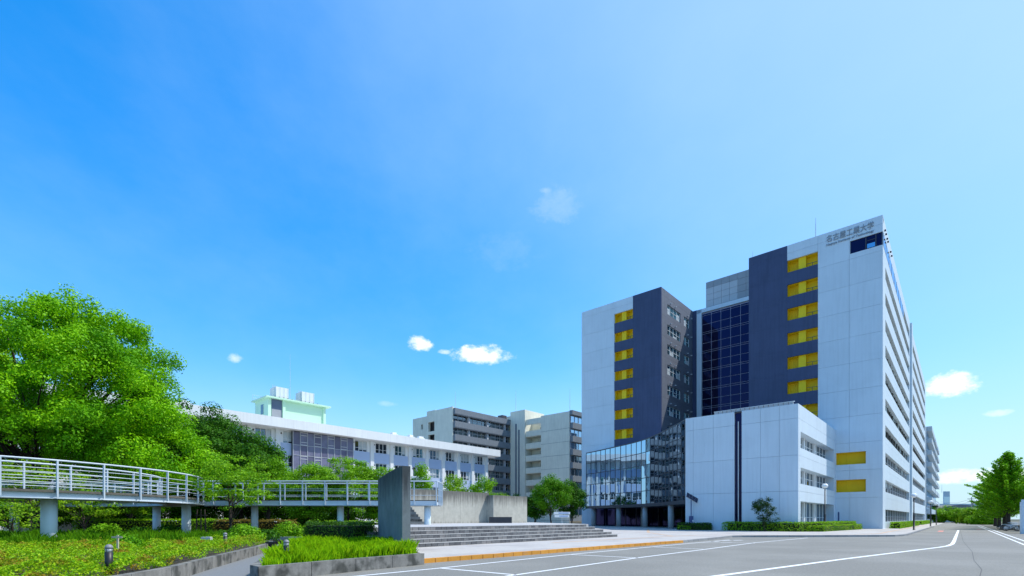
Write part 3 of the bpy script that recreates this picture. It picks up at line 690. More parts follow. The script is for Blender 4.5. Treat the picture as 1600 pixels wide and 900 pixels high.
for y in np.linspace(ry0 - .3, ry1 + .5, 9): mb.tube([(rx - 5.3, y, 21.5), (rx - 5.3, y, 22.6)], .025, 4)
for z in (22.1, 22.6): mb.tube([(rx - 5.3, ry0 - .3, z), (rx - 5.3, ry1 + .5, z)], .022, 4)
mb.build('guard_rail', GALV, rh)
for (ua, ub) in ((613, 622), (640, 648), (655, 664), (283, 300)):
    a, b = ly_on(ua, -2, WO), ly_on(ub, -2, WO); MB().box(-3.2, -2, a, b, 17.1, 18.0).box(-3.0, -2.2, a + .2, b - .2, 18.0, 18.35).build('roof_unit', WBWHITE, wb)
MB().box(-2.2, -1.6, ly_on(288, -2, WO), ly_on(318, -2, WO), 17.1, 17.45).build('roof_duct', DFRAME, wb)

# ------------------------------------------------------------------ beige research block
BO = ((706 - 800) / F * 141, 141.0)
bb = empty('research_building', (*BO, 0), ROT, 'beige eight storey research block with grey balcony bands and stair tower', 'building')
b1 = MB().box(-7.6, -.3, .0, 26, 0, 33.0).build('block', CREAM, bb)
mb = MB(); hs = []
fl = [29.1 - 3.75 * k for k in range(8)]                 # undersides of the windows
for z in fl: hs.append((-11.0, -7.9, z - 1.9, z + .9))
holed(mb, -11.6, -7.61, 0, 33.3, hs, .4, 1.0); mb.build('stair_front', CREAM, b1)
MB().box(-11.6, -7.61, 2.2, 2.3, 0, 33).build('stair_back', DFRAME, b1)
for z in fl: MB().box(-11.5, -7.7, 1.0, 2.2, z - 2.2, z - 1.9).build('stair_landing', CREAM, b1)
mb = MB(); hs = [(-15.4, -14.5, z - .6, z + .9) for z in fl]; holed(mb, -19.4, -11.61, 0, 32.2, hs, 1.2, 1.8); mb.build('side_front', CREAM, b1)
MB().box(-19.4, -11.61, 1.81, 20, 0, 31.8).build('side_block', DFRAME, b1)
for k, z in enumerate(fl + [fl[-1] - 3.75]):
    top = 32.6 if k == 0 else z + 3.75
    MB().box(-.29, 1.1, .0 + .25, 24, z + 1.97, top if k == 0 else z + 1.97 + 1.68).build('balcony_band', BSPAN, b1)
    MB().box(-.3, 1.05, .25, 24, z + 1.78, z + 1.97).build('floor_slab', BSPAN, b1)
    if z < 1: continue
    mb = MB(); mb.box(-.29, -.2, .3, 24, z - .2, z + 1.77, 0)
    for i in range(13):
        y = .5 + i * 1.92; wide = i % 4 == 3
        mb.box(-.2, -.1 if not wide else .5, y - (.06 if not wide else .3), y + (.06 if not wide else .3), z - .2, z + 1.77, 1)
    mb.box(-.2, -.12, .3, 24, z + .95, z + 1.05, 1)
    mb.build('ribbon_window', [GL_WIN, SHEET2], b1)
MB().box(-.29, .3, .0, .24, 0, 33.1).build('end_fin', CREAM, b1)
st = MB().box(1.0, 7.0, 23.5, 33, 0, 35.0).box(-4, .99, 25, 33, 0, 34.2).build('stair_tower', CREAM, bb)
MB().box(3.2, 3.7, 23.3, 23.5, 0, 31).box(4.4, 4.9, 23.3, 23.5, 0, 29).build('drain_duct', BSPAN, st)
b2 = MB().box(13.66, 24.0, 22.96, 50, 0, 32.0).build('block', CREAM, bb)
for z in fl: MB().box(13.66, 24.02, 22.93, 22.958, z - 1.86, z - 1.8).build('joint_line', BSPAN, b2)
for k, z in enumerate(fl):
    MB().box(24.01, 25.0, 23.2, 50, z - 2.0, z - .35).build('balcony_band', BSPAN, b2)
    mb = MB(); mb.box(24.01, 24.1, 23.2, 50, z - .3, z + 1.6, 0)
    for i in range(14): mb.box(24.1, 24.2, 23.3 + i * 1.9, 23.45 + i * 1.9, z - .3, z + 1.6, 1)
    mb.build('ribbon_window', [GL_BLUE if k < 3 else GL_WIN, SHEET2], b2)
    # stacked balconies
    MB().box(7.02, 13.4, 24.0, 24.25, z - 2.5, z - .8).build('balcony', CREAM, b2)
    MB().box(7.02, 13.64, 24.26, 26.9, z - 2.6, z - 2.35).build('floor_slab', CREAM, b2)
    MB().box(10.5, 13.4, 26.8, 26.89, z - 2.2, z + .6).build('window', GL_WIN, b2)
    MB().box(13.0, 13.62, 24.3, 24.9, z - 2.3, z + 1.2).build('pier', CREAM, b2)
MB().box(7.02, 13.65, 26.9, 40, 0, 31.4).build('balcony_wall', CREAM, b2)
MB().box(7.02, 13.4, 24.0, 24.25, 30.2, 31.9).build('balcony', CREAM, b2)
MB().box(24.0, 25.0, 22.97, 50, 31.0, 32.2).build('roof_band', BSPAN, b2)
for (o, x, y, z, h) in ((b1, -3, 4, 33, 5.5), (st, 2.0, 25, 34.2, 8), (b2, 22, 26, 32, 7.5)): mast(o, x, y, z, h, .07)
MB().box(-3, -1, 22, 24, 33.0, 34.2).box(-6, -3.5, 21, 22, 33.0, 33.6).build('roof_unit', DFRAME, b1)

# ------------------------------------------------------------------ wide steps, landing, concrete walls
LZ = .146 + 5 * .2
st_root = empty('wide_steps', (0, 0, 0), 0, 'five wide grey steps of small stone blocks above the orange kerb', 'steps')
uend = (968.6, 956, 944, 932, 920)
rng = random.Random(8)
bms = [MB().box(.012, .388, 0, .44, -.2 + .006, -.028, 0).box(.004, .396, -.012, .44, -.0279, 0, 1).mesh('block', [m, TREAD]) for m in STEPM]
for k in range(5):
    lx = -12.35 - .4 * k; y0 = -72.6 + .2 * (k % 2); y1 = ly_on(uend[k], lx); z = .146 + .2 * (k + 1)
    n = int((y1 - y0) / .4)
    base = MB().box(-.46, -.03, 0, n * .4, -.2, -.03).build('step', GAPM, st_root, loc=P(lx, y0, z), rz=ROT)
    for i in range(n):
        o = add('block', bms[rng.choice((0, 0, 0, 1, 1, 2))], base, (-.0, (i + 1) * .4 - .4, rng.uniform(-.004, .003)), 0)
        o.rotation_euler = (0, 0, 0); o.location = (0, i * .4, o.location.z)
        o.rotation_euler = (0, 0, math.pi / 2)
land = [P(-14.3, -73)[:2], P(-14.3, -51.8)[:2], P(-18, -49)[:2], P(-31, -40)[:2], P(-44, -40)[:2], (-13.5, 50), (-10.2, 41), (-9.2, 32)]
MB().prism(land, 0, LZ - .004).build('landing', mat('landing_paving', (.44, .43, .42), .9, .1, 3), kind='structure')

def worldwall(name, a, b, th, z0, z1, m, label, cat, top=None, seams=(), n=1):
    """straight wall from a to b (plan), thickness th to the far side; top(t) gives the height along it; joints cut it in pieces"""
    a = Vector(a); b = Vector(b); d = b - a; Ln = d.length; rz = math.atan2(d.y, d.x)
    root = empty(name, (a.x, a.y, 0), rz, label, cat)
    cuts = [0, *[s * Ln for s in seams], Ln]
    for i in range(len(cuts) - 1):
        x0 = cuts[i] + (.008 if i else 0); x1 = cuts[i + 1] - (.008 if i < len(cuts) - 2 else 0); kx = 10
        mb = MB(); xs = np.linspace(x0, x1, kx + 1)
        for j in range(kx):
            h0 = top(xs[j] / Ln) if top else z1; h1 = top(xs[j + 1] / Ln) if top else z1; q = len(mb.v)
            mb.v += [(xs[j], 0, z0), (xs[j + 1], 0, z0), (xs[j + 1], 0, h1), (xs[j], 0, h0), (xs[j], th, z0), (xs[j + 1], th, z0), (xs[j + 1], th, h1), (xs[j], th, h0)]
            mb.f += [(q, q + 1, q + 2, q + 3), (q + 5, q + 4, q + 7, q + 6), (q + 3, q + 2, q + 6, q + 7)]
            if j == 0: mb.f.append((q + 4, q, q + 3, q + 7))
            if j == kx - 1: mb.f.append((q + 1, q + 5, q + 6, q + 2))
        mb.m = [0] * len(mb.f); mb.build('wall_section', m, root)
    return root
# free-standing dark slab at the planter's end (its long shaded face looks away from the steps)
sa = Vector((-4.2, 20.75)); sd = Vector((-.45, .893)); sb = sa + sd * 4.7
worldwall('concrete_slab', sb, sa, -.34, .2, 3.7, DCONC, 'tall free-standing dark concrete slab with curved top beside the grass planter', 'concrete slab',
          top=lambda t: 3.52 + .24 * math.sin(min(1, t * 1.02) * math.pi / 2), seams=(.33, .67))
w1a = Vector((XU(625, 43.2), 43.2)); dd = Vector(D2)
r1 = ly_on(764, 0, tuple(w1a)); w1b = w1a + dd * r1
worldwall('concrete_wall', w1a, w1b, .4, LZ - .05, 4.2, CONC, 'long pale weathered concrete wall on the landing beside the footbridge end', 'concrete wall', seams=(.25, .45, .64, .82))
w2a = Vector((XU(771, 50.5), 50.5)); r2 = ly_on(823.5, 0, tuple(w2a)); w2b = w2a + dd * r2
worldwall('concrete_wall', w2a, w2b, 1.1, LZ - .05, 3.95, CONC, 'short pale weathered concrete wall behind the black stone block', 'concrete wall', seams=(.42,))
bl = empty('stone_bench', (XU(766, 49.0), 49.0, LZ - .006), math.atan2(D2[1], D2[0]) - .65, 'long black stone block seat in front of the short concrete wall', 'bench')
MB().box(0, 2.15, 0, .7, .0, .6).build('seat', STONE, bl); MB().box(.05, 2.1, .05, .65, -.02, .0).build('plinth', DFRAME, bl)

# stairs from the landing up to the footbridge
fs = empty('bridge_stairs', (XU(663, 40.5), 40.5, LZ - .004), math.radians(8), 'shaded concrete stairs under the end of the footbridge', 'stairs')
for k in range(8): MB().box(-2.9, -.18 * k, .34 * k, .34 * (k + 1) + .3, .2 * k * 1.0, .2 * (k + 1) - .003 * 0).build('step', KCONC if k % 2 else mat('stair_concrete', (.26, .25, .23), .9, .15, 3), fs)

# ------------------------------------------------------------------ curved footbridge
fb = empty('footbridge', (0, 0, 0), 0, 'pale grey steel footbridge with a round loop and rod railings on thick round pillars', 'footbridge')
RC = Vector((-31.7, 28.6)); RO, RI = 12.0, 9.7; ZB, ZD, ZT = 2.52, 2.86, 4.27
def ring_pt(r, deg): a = math.radians(deg); return (RC.x + r * math.cos(a), RC.y + r * math.sin(a))
def band(r0, r1, d0, d1, z0, z1, n):
    mb = MB()
    for i in range(n):
        t0 = d0 + (d1 - d0) * i / n; t1 = d0 + (d1 - d0) * (i + 1) / n
        a, b, c, d = ring_pt(r0, t0), ring_pt(r1, t0), ring_pt(r1, t1), ring_pt(r0, t1)
        mb.quad((*a, z1), (*b, z1), (*c, z1), (*d, z1)); mb.quad((*d, z0), (*c, z0), (*b, z0), (*a, z0))
        mb.quad((*b, z0), (*c, z0), (*c, z1), (*b, z1)); mb.quad((*d, z0), (*a, z0), (*a, z1), (*d, z1))
    return mb
DG0, DG1 = -100, 190
band(RI, RO, DG0, DG1, ZD - .06, ZD + .05, 90).build('deck', DECK, fb)
MG = METALW
for (r, rr) in ((RO, RO - .08), (RI, RI + .08)):
    q = -.13 if r == RO else .13
    band(min(r, rr) + q, max(r, rr) + q, DG0, DG1, ZB + .02, ZD - .062, 90).build('side_beam', MG, fb)
    s = 1 if r == RO else -1
    band(min(r, r - s * .2), max(r, r - s * .2) + .0, DG0, DG1, ZB - .01, ZB + .018, 90).build('beam_flange', MG, fb)
band(RI + .3, RO - .3, DG0, DG1, ZB + .1, ZB + .3, 60).build('soffit', mat('bridge_soffit', (.30, .32, .33), .7, .1), fb)
def plate_post(x, y, ang, z0, z1, name='post'):
    me = plate_post.me.setdefault(round(z1 - z0, 3), MB().box(-.03, .06, -.032, .032, 0, z1 - z0).mesh('post', MG))
    return add(name, me, fb, (x, y, z0), ang)
plate_post.me = {}
GATE = (38, 58)
for (r, off) in ((RO + .05, 0), (RI - .05, 4)):
    out = r > 11
    for d in range(DG0 + 1, DG1, 9 if out else 11):
        if out and GATE[0] < d < GATE[1]: continue
        p = ring_pt(r, d + off); plate_post(*p, math.radians(d + off) + (0 if out else math.pi), ZB + .06, ZT)
    segs = ((DG0, GATE[0]), (GATE[1], DG1)) if out else ((DG0, DG1),)
    for s0, s1 in segs:
        n = int((s1 - s0) / 3)
        pts = [ring_pt(r, s0 + (s1 - s0) * i / n) for i in range(n + 1)]
        mb = MB(); mb.tube([(*p, ZT) for p in pts], .048, 6); mb.build('top_rail', MG, fb, smooth=True)
        for z in (ZD + .32, ZD + .52, ZD + .80, ZD + 1.02): MB().tube([(*p, z) for p in pts], .018, 5).build('rail_rod', MG, fb, smooth=True)
# straight span
BY0, BY1, BX0, BX1 = 36.0, 38.3, -23.4, XU(683, 36)
MB().box(BX0, BX1, BY0 + .05, BY1 - .05, ZD - .08, ZD + .06).build('deck', DECK, fb)
for y in (BY0, BY1 - .1):
    MB().box(BX0, BX1, y, y + .1, ZB + .05, ZD - .01).build('side_beam', MG, fb); MB().box(BX0, BX1, y - .05, y + .2, ZB, ZB + .048).build('beam_flange', MG, fb)
MB().box(BX1 - .1, BX1, BY0 + .1, BY1 - .1, ZB + .05, ZD - .01).build('end_beam', MG, fb)
MB().box(BX0, BX1 - .2, BY0 + .3, BY1 - .3, ZB + .1, ZB + .3).build('soffit', MATS['bridge_soffit'], fb)
xn = BX1 - .04
while xn > BX0 + 1.6:
    plate_post(xn, BY0 - .04, -math.pi / 2, ZB + .06, ZT); xn -= 1.6
xn = BX1 - .8
while xn > BX0 + 1.6:
    if xn < XU(640, 38): plate_post(xn, BY1 + .04, math.pi / 2, ZB + .06, ZT)
    xn -= 1.6
for y in (BY0 + .55, BY0 + 1.15, BY0 + 1.75, BY1): plate_post(BX1 + .03, y, 0, ZB + .06, ZT)
for z, rr in ((ZT, .05), (ZD + .4, .018), (ZD + .85, .018)):
    MB().tube([(BX0 + .6, BY0 - .04, z), (BX1 + .03, BY0 - .04, z), (BX1 + .03, BY1, z)], rr, 6).build('top_rail' if rr > .04 else 'rail_rod', MG, fb)
    MB().tube([(BX0 + .6, BY1 + .04, z), (XU(640, 38), BY1 + .04, z)], rr, 6).build('top_rail' if rr > .04 else 'rail_rod', MG, fb)
PIL = mat('pillar_paint', (.68, .75, .78), .5, .06, 1.0, streak=.08)
for (x, y, r) in [(*ring_pt(10.75, -26), .31), (*ring_pt(11.1, 26), .27), (*ring_pt(10.75, 65), .27), (*ring_pt(10.75, 122), .27), (*ring_pt(10.85, -80), .3), (XU(532, 37.1), 37.1, .24), (XU(668, 36.6), 36.6, .24), (XU(398, 37.1), 37.1, .24)]:
    MB().lathe([(r, .1), (r, ZB + .1)], 24, (x, y)).build('pillar', PIL, fb, smooth=True)

# ------------------------------------------------------------------ planting beds, kerbs, path
bed_kerb = [G(60, 925, .36)[:2], G(198, 897.5, .36)[:2], G(261, 887, .36)[:2], G(326, 871, .36)[:2], G(399, 854.3, .36)[:2], (-12.3, 25.6), (-13.2, 27.5), (-15.2, 29.2)]
bed_kerb[0] = (-8.5, 8.0); bed_kerb.insert(0, (-8.7, 4.0))
pl = [(-6.38, 12.72), (-4.8, 15.2), (-3.12, 17.45), (-3.5, 19.0), (-4.25, 20.7), (-6.2, 24.6), (-8.2, 29.5), (-10.6, 28.8), (-11.0, 26.5), (-9.25, 20.2), (-7.45, 15.2), (-6.72, 13.1)]
sheet('path', [(-8.9, 2), (-2, 9.0), (-6.4, 12.4), (-7.2, 13.2), (-9.5, 20.6), (-10.9, 26.8), (-10.2, 30.5), (-16, 31.5), (-15.6, 28.5), (-12.4, 25.5), (-11.3, 22), (-8.6, 11)], .003, PATHM)
bed = MB().prism([*bed_kerb, (-17, 33), (-16, 41), (-48, 47), (-60, 40), (-60, 4)], -.02, .33).build('planting_bed', SOIL, kind='structure')
MB().prism([(-16.5, 31.8), (-10, 30.8), (-8.4, 29.7), P(-24.2, -72.8)[:2], P(-31, -62)[:2], (-12, 52), (-30, 52), (-38, 47.5), (-16, 41.2)], -.02, .25).build('rear_bed', SOIL, kind='structure')
planter = MB().prism(pl, -.02, .30).build('grass_planter', SOIL, kind='structure')
def wall_run(name, pts, w, z1, m, label, seg=1.8):
    root = empty(name, (0, 0, 0), 0, label, 'kerb'); pts = [Vector(p) for p in pts]
    # mitred sections
    def off(i, s):
        t = Vector((0, 0))
        if i > 0: t += (pts[i] - pts[i - 1]).normalized()
        if i < len(pts) - 1: t += (pts[i + 1] - pts[i]).normalized()
        t.normalize(); return pts[i] + Vector((-t.y, t.x)) * s
    for i in range(len(pts) - 1):
        a0, a1, b0, b1 = off(i, w / 2), off(i, -w / 2), off(i + 1, w / 2), off(i + 1, -w / 2); n = max(1, round((pts[i + 1] - pts[i]).length / seg))
        for k in range(n):
            f0 = k / n + .003; f1 = (k + 1) / n - .003
            MB().prism([tuple(a1.lerp(b1, f0)), tuple(a1.lerp(b1, f1)), tuple(a0.lerp(b0, f1)), tuple(a0.lerp(b0, f0))], -.01, z1).build('kerb_section', m, root)
    return root
wall_run('bed_kerb', bed_kerb, .2, .37, KCONC, 'stained concrete kerb wall between the azalea bed and the path')
wall_run('planter_kerb', [pl[9], pl[10], pl[11], pl[0], pl[1], pl[2]], .22, .39, KCONC, 'stained low concrete kerb wall around the tall grass planter')
wall_run('rear_kerb', [(-16.4, 31.7), (-13, 31.3), (-9.9, 30.7), (-8.3, 29.6)], .18, .45, mat('rear_kerb_concrete', (.34, .33, .31), .9, .2, 3, streak=.3), 'pale concrete kerb wall closing the path below the rear shrubs')

# ------------------------------------------------------------------ foliage
def leaf_mesh(name, c, nrm, size, m, aspect=.6, rng=None, up=None, tip=True):
    """c: centres (n,3); nrm: facing (n,3); size: (n,) ; one kite-shaped leaf each (two triangles)"""
    n = len(c); rng = rng or np.random.default_rng(1)
    nrm = nrm / (np.linalg.norm(nrm, axis=1, keepdims=True) + 1e-9)
    r = rng.normal(size=(n, 3)) if up is None else up
    t = np.cross(nrm, r); t /= (np.linalg.norm(t, axis=1, keepdims=True) + 1e-9); b = np.cross(nrm, t)
    s = size[:, None]; v = np.empty((n, 4, 3))
    v[:, 0] = c - b * s * .5; v[:, 1] = c + t * s * aspect * .5 + nrm * s * .06; v[:, 2] = c + b * s * .5; v[:, 3] = c - t * s * aspect * .5 + nrm * s * .06
    me = bpy.data.meshes.new(name); me.vertices.add(n * 4); me.vertices.foreach_set('co', v.ravel().astype(np.float32))
    me.loops.add(n * 4); me.loops.foreach_set('vertex_index', np.arange(n * 4, dtype=np.int32))
    me.polygons.add(n); me.polygons.foreach_set('loop_start', np.arange(0, n * 4, 4, dtype=np.int32)); me.polygons.foreach_set('loop_total', np.full(n, 4, dtype=np.int32))
    at = me.attributes.new('rnd', 'FLOAT', 'FACE'); at.data.foreach_set('value', rng.random(n).astype(np.float32))
    me.materials.append(m); me.update(); me.validate(); return me
def rand_dirs(rng, n):
    d = rng.normal(size=(n, 3)); return d / np.linalg.norm(d, axis=1, keepdims=True)
def clump_leaves(rng, centers, radii, per, size, flat=.75, upw=.5, hollow=.42):
    cs, ns, ss = [], [], []
    for c, r in zip(centers, radii):
        k = max(4, int(per * r * r)); d = rand_dirs(rng, k); rad = r * rng.random(k) ** hollow
        p = d * rad[:, None]; p[:, 2] *= flat
        cs.append(p + c); nn = d * 1.1 + rng.normal(size=(k, 3)) * .45; nn[:, 2] += upw; ns.append(nn); ss.append(size * rng.uniform(.65, 1.35, k))
    return np.concatenate(cs), np.concatenate(ns), np.concatenate(ss)
def branch_tree(mb, base, h, r0, targets, rng, fork=.35, k=7):
    """trunk plus limbs that reach towards target points"""
    base = Vector(base); top = base + Vector((rng.uniform(-.3, .3), rng.uniform(-.3, .3), h))
    mid = base.lerp(top, .5) + Vector((rng.uniform(-.15, .15), rng.uniform(-.15, .15), 0))
    mb.tube([base - Vector((0, 0, .25)), base + Vector((0, 0, .25)), mid, top], [r0 * 1.35, r0, r0 * .82, r0 * .55], 10)
    tl = top - base
    for t in targets:
        t = Vector(t); s = rng.uniform(fork, 1.0); p0 = base + tl * s; d = t - p0
        m1 = p0 + d * .35 + Vector((0, 0, d.length * .10)); m2 = p0 + d * .7 + Vector((rng.uniform(-.3, .3), rng.uniform(-.3, .3), d.length * .05))
        rr = r0 * rng.uniform(.22, .38); mb.tube([p0, m1, m2, t], [rr, rr * .7, rr * .4, rr * .12], 6, cap=False)
def lobed_tree(name, label, cat, base, trunk_h, trunk_r, lobes, nclump, crad, per, leaf, m, seed, shell=.55, flat=.75, group=None, limbs=18, minz=None, aspect=.6, upw=.5, hollow=.42, bough=0):
    """lobes: (cx,cy,cz,rx,ry,rz) relative to base"""
    rng = np.random.default_rng(seed); r2 = random.Random(seed); root = empty(name, base, 0, label, cat, group)
    vol = np.array([l[3] * l[4] * l[5] for l in lobes]) ** .67; vol /= vol.sum(); C = []
    while len(C) < nclump:
        l = lobes[rng.choice(len(lobes), p=vol)]; d = rand_dirs(rng, 1)[0]; rad = shell + (1 - shell) * rng.random() ** .7
        p = np.array(l[:3]) + d * np.array(l[3:]) * rad
        if minz is not None and p[2] < minz: continue
        # drop clumps buried deep inside another lobe
        if any(((p - np.array(o[:3])) / np.array(o[3:]) ** 1).dot((p - np.array(o[:3])) / np.array(o[3:])) < .22 for o in lobes) and rng.random() < .75: continue
        C.append(p)
    if bough:                                            # every bough carries a dome of smaller leaf clumps; dark gaps stay between boughs
        D = []
        for p in C:
            d = rand_dirs(rng, 14); d[:, 2] = np.abs(d[:, 2]) * 1.15 - .3; D += [p + q * np.array((1, 1, .95)) * bough * rng.uniform(.75, 1.1) for q in d]
        C = D
    C = np.array(C); R = crad * rng.uniform(.65, 1.25, len(C))
    c, n, s = clump_leaves(rng, C, R, per, leaf, flat, upw, hollow)
    add('crown', leaf_mesh('crown', c, n, s, m, aspect, rng), root)
    mb = MB(); idx = rng.choice(len(C), size=min(limbs, len(C)), replace=False)
    branch_tree(mb, (0, 0, 0), trunk_h, trunk_r, [C[i] for i in idx], r2); mb.build('trunk', BARK, root, smooth=True)
    return root
LBIG = leafmat('leaf_big_tree', (.17, .46, .004), (.34, .66, .006), (.11, .34, .004), .32, patch=.35)
LENT = leafmat('leaf_entrance_tree', (.055, .20, .004), (.13, .33, .007), None, .3)
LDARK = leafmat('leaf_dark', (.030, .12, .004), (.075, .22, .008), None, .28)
LMID = leafmat('leaf_mid', (.12, .32, .006), (.26, .50, .010), None, .38)
LYEL = leafmat('leaf_yellowgreen', (.20, .40, .010), (.36, .56, .016), (.12, .30, .010), .42, patch=.8)
LGINK = leafmat('leaf_ginkgo', (.12, .36, .006), (.28, .56, .010), None, .42)
LHEDGE = leafmat('leaf_hedge', (.15, .34, .008), (.28, .50, .012), None, .3)
LHEDGED = leafmat('leaf_hedge_dark', (.03, .09, .006), (.07, .17, .01), None, .28)
LAZ = leafmat('leaf_azalea', (.13, .36, .005), (.40, .58, .008), (.34, .22, .02), .3, patch=1.6, plo=.50, phi=.68)
LGRASS = leafmat('grass_blade', (.26, .58, .006), (.52, .82, .012), None, .45)
LGRASS2 = leafmat('grass_blade_dark', (.09, .28, .006), (.20, .46, .010), None, .42)
LBROWN = leafmat('leaf_withered', (.22, .12, .03), (.32, .18, .05), None, .3)
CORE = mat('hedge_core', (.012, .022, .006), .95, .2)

# big light-green tree behind the bridge loop
BT = (-42.6, 45.0, .3)
lobes = [(0, 0, 13.5, 9.5, 8, 6.6), (6.5, -2, 10.5, 6.5, 6, 5.0), (-6, -2, 11.5, 7, 6, 6), (9.5, -1, 7.2, 5.0, 5, 3.4), (2, -6, 9, 7, 5, 4), (-8, -4, 8, 6, 5, 4), (3, 0, 17, 5, 5, 3.4), (-3.5, 0, 17.8, 4.5, 5, 3.2), (11.2, 0, 5.4, 3.4, 4, 2.2), (6.5, 0, 14.2, 4, 5, 3.6)]
bt = lobed_tree('broadleaf_tree', 'huge bright green broadleaf tree towering behind the round bridge loop', 'tree', BT, 6.5, .55, lobes, 175, .85, 165, .215, LBIG, 21, shell=.72, flat=.9, limbs=48, hollow=.33, upw=.35, bough=1.75, minz=2.6)
rng = np.random.default_rng(2); c, n, s = clump_leaves(rng, [np.array((-7.5, -7.5, 8.4)), np.array((-6.9, -7.6, 7.4))], [1.0, .8], 220, .22, .8)
add('withered_spray', leaf_mesh('withered_spray', c, n, s, LBROWN, .6, rng), bt)
# dark evergreen trees between it and the lecture building
def simple_tree(u, Y, vtop, wpx, m, seed, label, per=150, crad=1.0, nclump=130, leaf=.22, base_z=.2, low=.28, group=None, name='broadleaf_tree', flat=.75, squash=1.0, trunk_r=.2, upw=.5, ry=None):
    zt = ZV(vtop, Y); rx = wpx * Y / F / 2; h = zt - base_z; cz = h * (.5 + low / 2) ; rz = h * (1 - low) / 2; rr = random.Random(seed)
    lobes = [(0, 0, cz, rx * .8, ry or rx * .8, rz * .95)]
    for q in range(6):
        a = q * math.pi / 3 + rr.uniform(-.4, .4); lobes.append((math.cos(a) * rx * .5, math.sin(a) * rx * .5, cz + rr.uniform(-.5, .4) * rz, rx * .5, rx * .5, rz * rr.uniform(.45, .6)))
    return lobed_tree(name, label, 'tree', (XU(u, Y), Y, base_z), h * (low + .15), trunk_r, lobes, nclump, crad, per, leaf, m, seed, shell=.6, flat=flat, limbs=16, group=group, upw=upw)
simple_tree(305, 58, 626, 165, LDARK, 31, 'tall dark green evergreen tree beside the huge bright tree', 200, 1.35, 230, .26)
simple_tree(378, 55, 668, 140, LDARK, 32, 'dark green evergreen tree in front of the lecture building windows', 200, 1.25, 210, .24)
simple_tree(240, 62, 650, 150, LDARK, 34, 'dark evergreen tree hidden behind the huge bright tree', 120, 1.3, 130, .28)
simple_tree(418, 51, 712, 95, LMID, 33, 'mid green rounded tree at the end of the evergreen row', 190, .8, 130, .18)
simple_tree(362, 34.0, 700, 130, LMID, 41, 'layered young tree standing in front of the straight bridge span', 210, .55, 95, .15, .2, .30, flat=.38, trunk_r=.09, upw=.9)
simple_tree(545, 49, 712, 120, LMID, 42, 'layered maple tree behind the straight bridge span, below the curtain wall', 300, .75, 190, .16, .2, .2, flat=.5, trunk_r=.1, upw=.9)
simple_tree(487, 47, 722, 90, LMID, 43, 'small maple tree behind the bridge span next to the evergreen row', 300, .75, 160, .16, .2, .2, flat=.5, trunk_r=.09, upw=.9)
simple_tree(596, 50, 727, 80, LMID, 44, 'small maple tree behind the bridge span beside the dark slab', 300, .75, 150, .16, .2, .15, flat=.5, trunk_r=.09, upw=.9)
simple_tree(135, 37.5, 762, 150, LYEL, 45, 'low yellow-green maple under the bridge loop', 230, .5, 80, .15, .3, .25, flat=.38, trunk_r=.08, upw=.9, ry=1.2)
simple_tree(14, 26.5, 780, 110, LYEL, 46, 'bright green low maple beside the first bridge pillar', 240, .38, 60, .12, .3, .3, flat=.42, trunk_r=.06, upw=.9, ry=1.0)
simple_tree(50, 36.5, 705, 150, LYEL, 47, 'yellow-green maple seen through the bridge railing', 220, .6, 95, .16, .3, .3, flat=.4, trunk_r=.09, upw=.9)
simple_tree(205, 44, 715, 130, LMID, 48, 'mid green tree seen through the far railing of the bridge loop', 200, .75, 110, .18, .3, .25)
for i, (u, Y, v, w, lab) in enumerate(((657, 62, 728, 40, 'small leafy tree between the dark slab and the long concrete wall top'), (706, 60, 741, 52, 'bright bushy tree above the long concrete wall'), (752, 63, 745, 46, 'darker bushy tree above the right end of the long wall'.replace('right ', '')))):
    simple_tree(u, Y, v, w, LMID if i != 1 else LYEL, 51 + i, lab, 200, .7, 70, .2, .2, .2, trunk_r=.09)
simple_tree(862, 84, 744, 66, LENT, 55, 'leafy green tree beside the direction sign', 170, 1.0, 100, .24, .1, .25, trunk_r=.14)
simple_tree(893, 88, 752, 48, LDARK, 56, 'leafy dark tree close to the white edge of the tower', 170, 1.0, 80, .24, .1, .2, trunk_r=.13)
simple_tree(838, 88, 770, 34, LDARK, 57, 'small dark tree by the end of the short concrete wall', 160, .9, 60, .24, .1, .15, trunk_r=.1)
simple_tree(800, 100, 768, 44, LDARK, 58, 'dark palm-like shrub tree in front of the stair tower', 150, .9, 50, .26, .1, .2, trunk_r=.12)
simple_tree(782, 58, 770, 30, LYEL, 59, 'low yellowish shrub tree above the short concrete wall', 200, .6, 40, .18, .2, .25, trunk_r=.07)
simple_tree(1195, 56.0, 775, 42, leafmat('leaf_darkest', (.012, .045, .004), (.03, .08, .008), None, .2), 60, 'small dark leaning tree against the white annexe wall', 420, .40, 60, .13, .15, .2, trunk_r=.05)
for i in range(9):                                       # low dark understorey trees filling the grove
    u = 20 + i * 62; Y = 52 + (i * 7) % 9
    simple_tree(u, Y, 757 + (i * 5) % 14, 100, LDARK, 70 + i, 'low dark bushy tree in the shaded grove under the tall trees', 200, .95, 90, .22, .2, .05, group='low dark trees in the grove', trunk_r=.1)

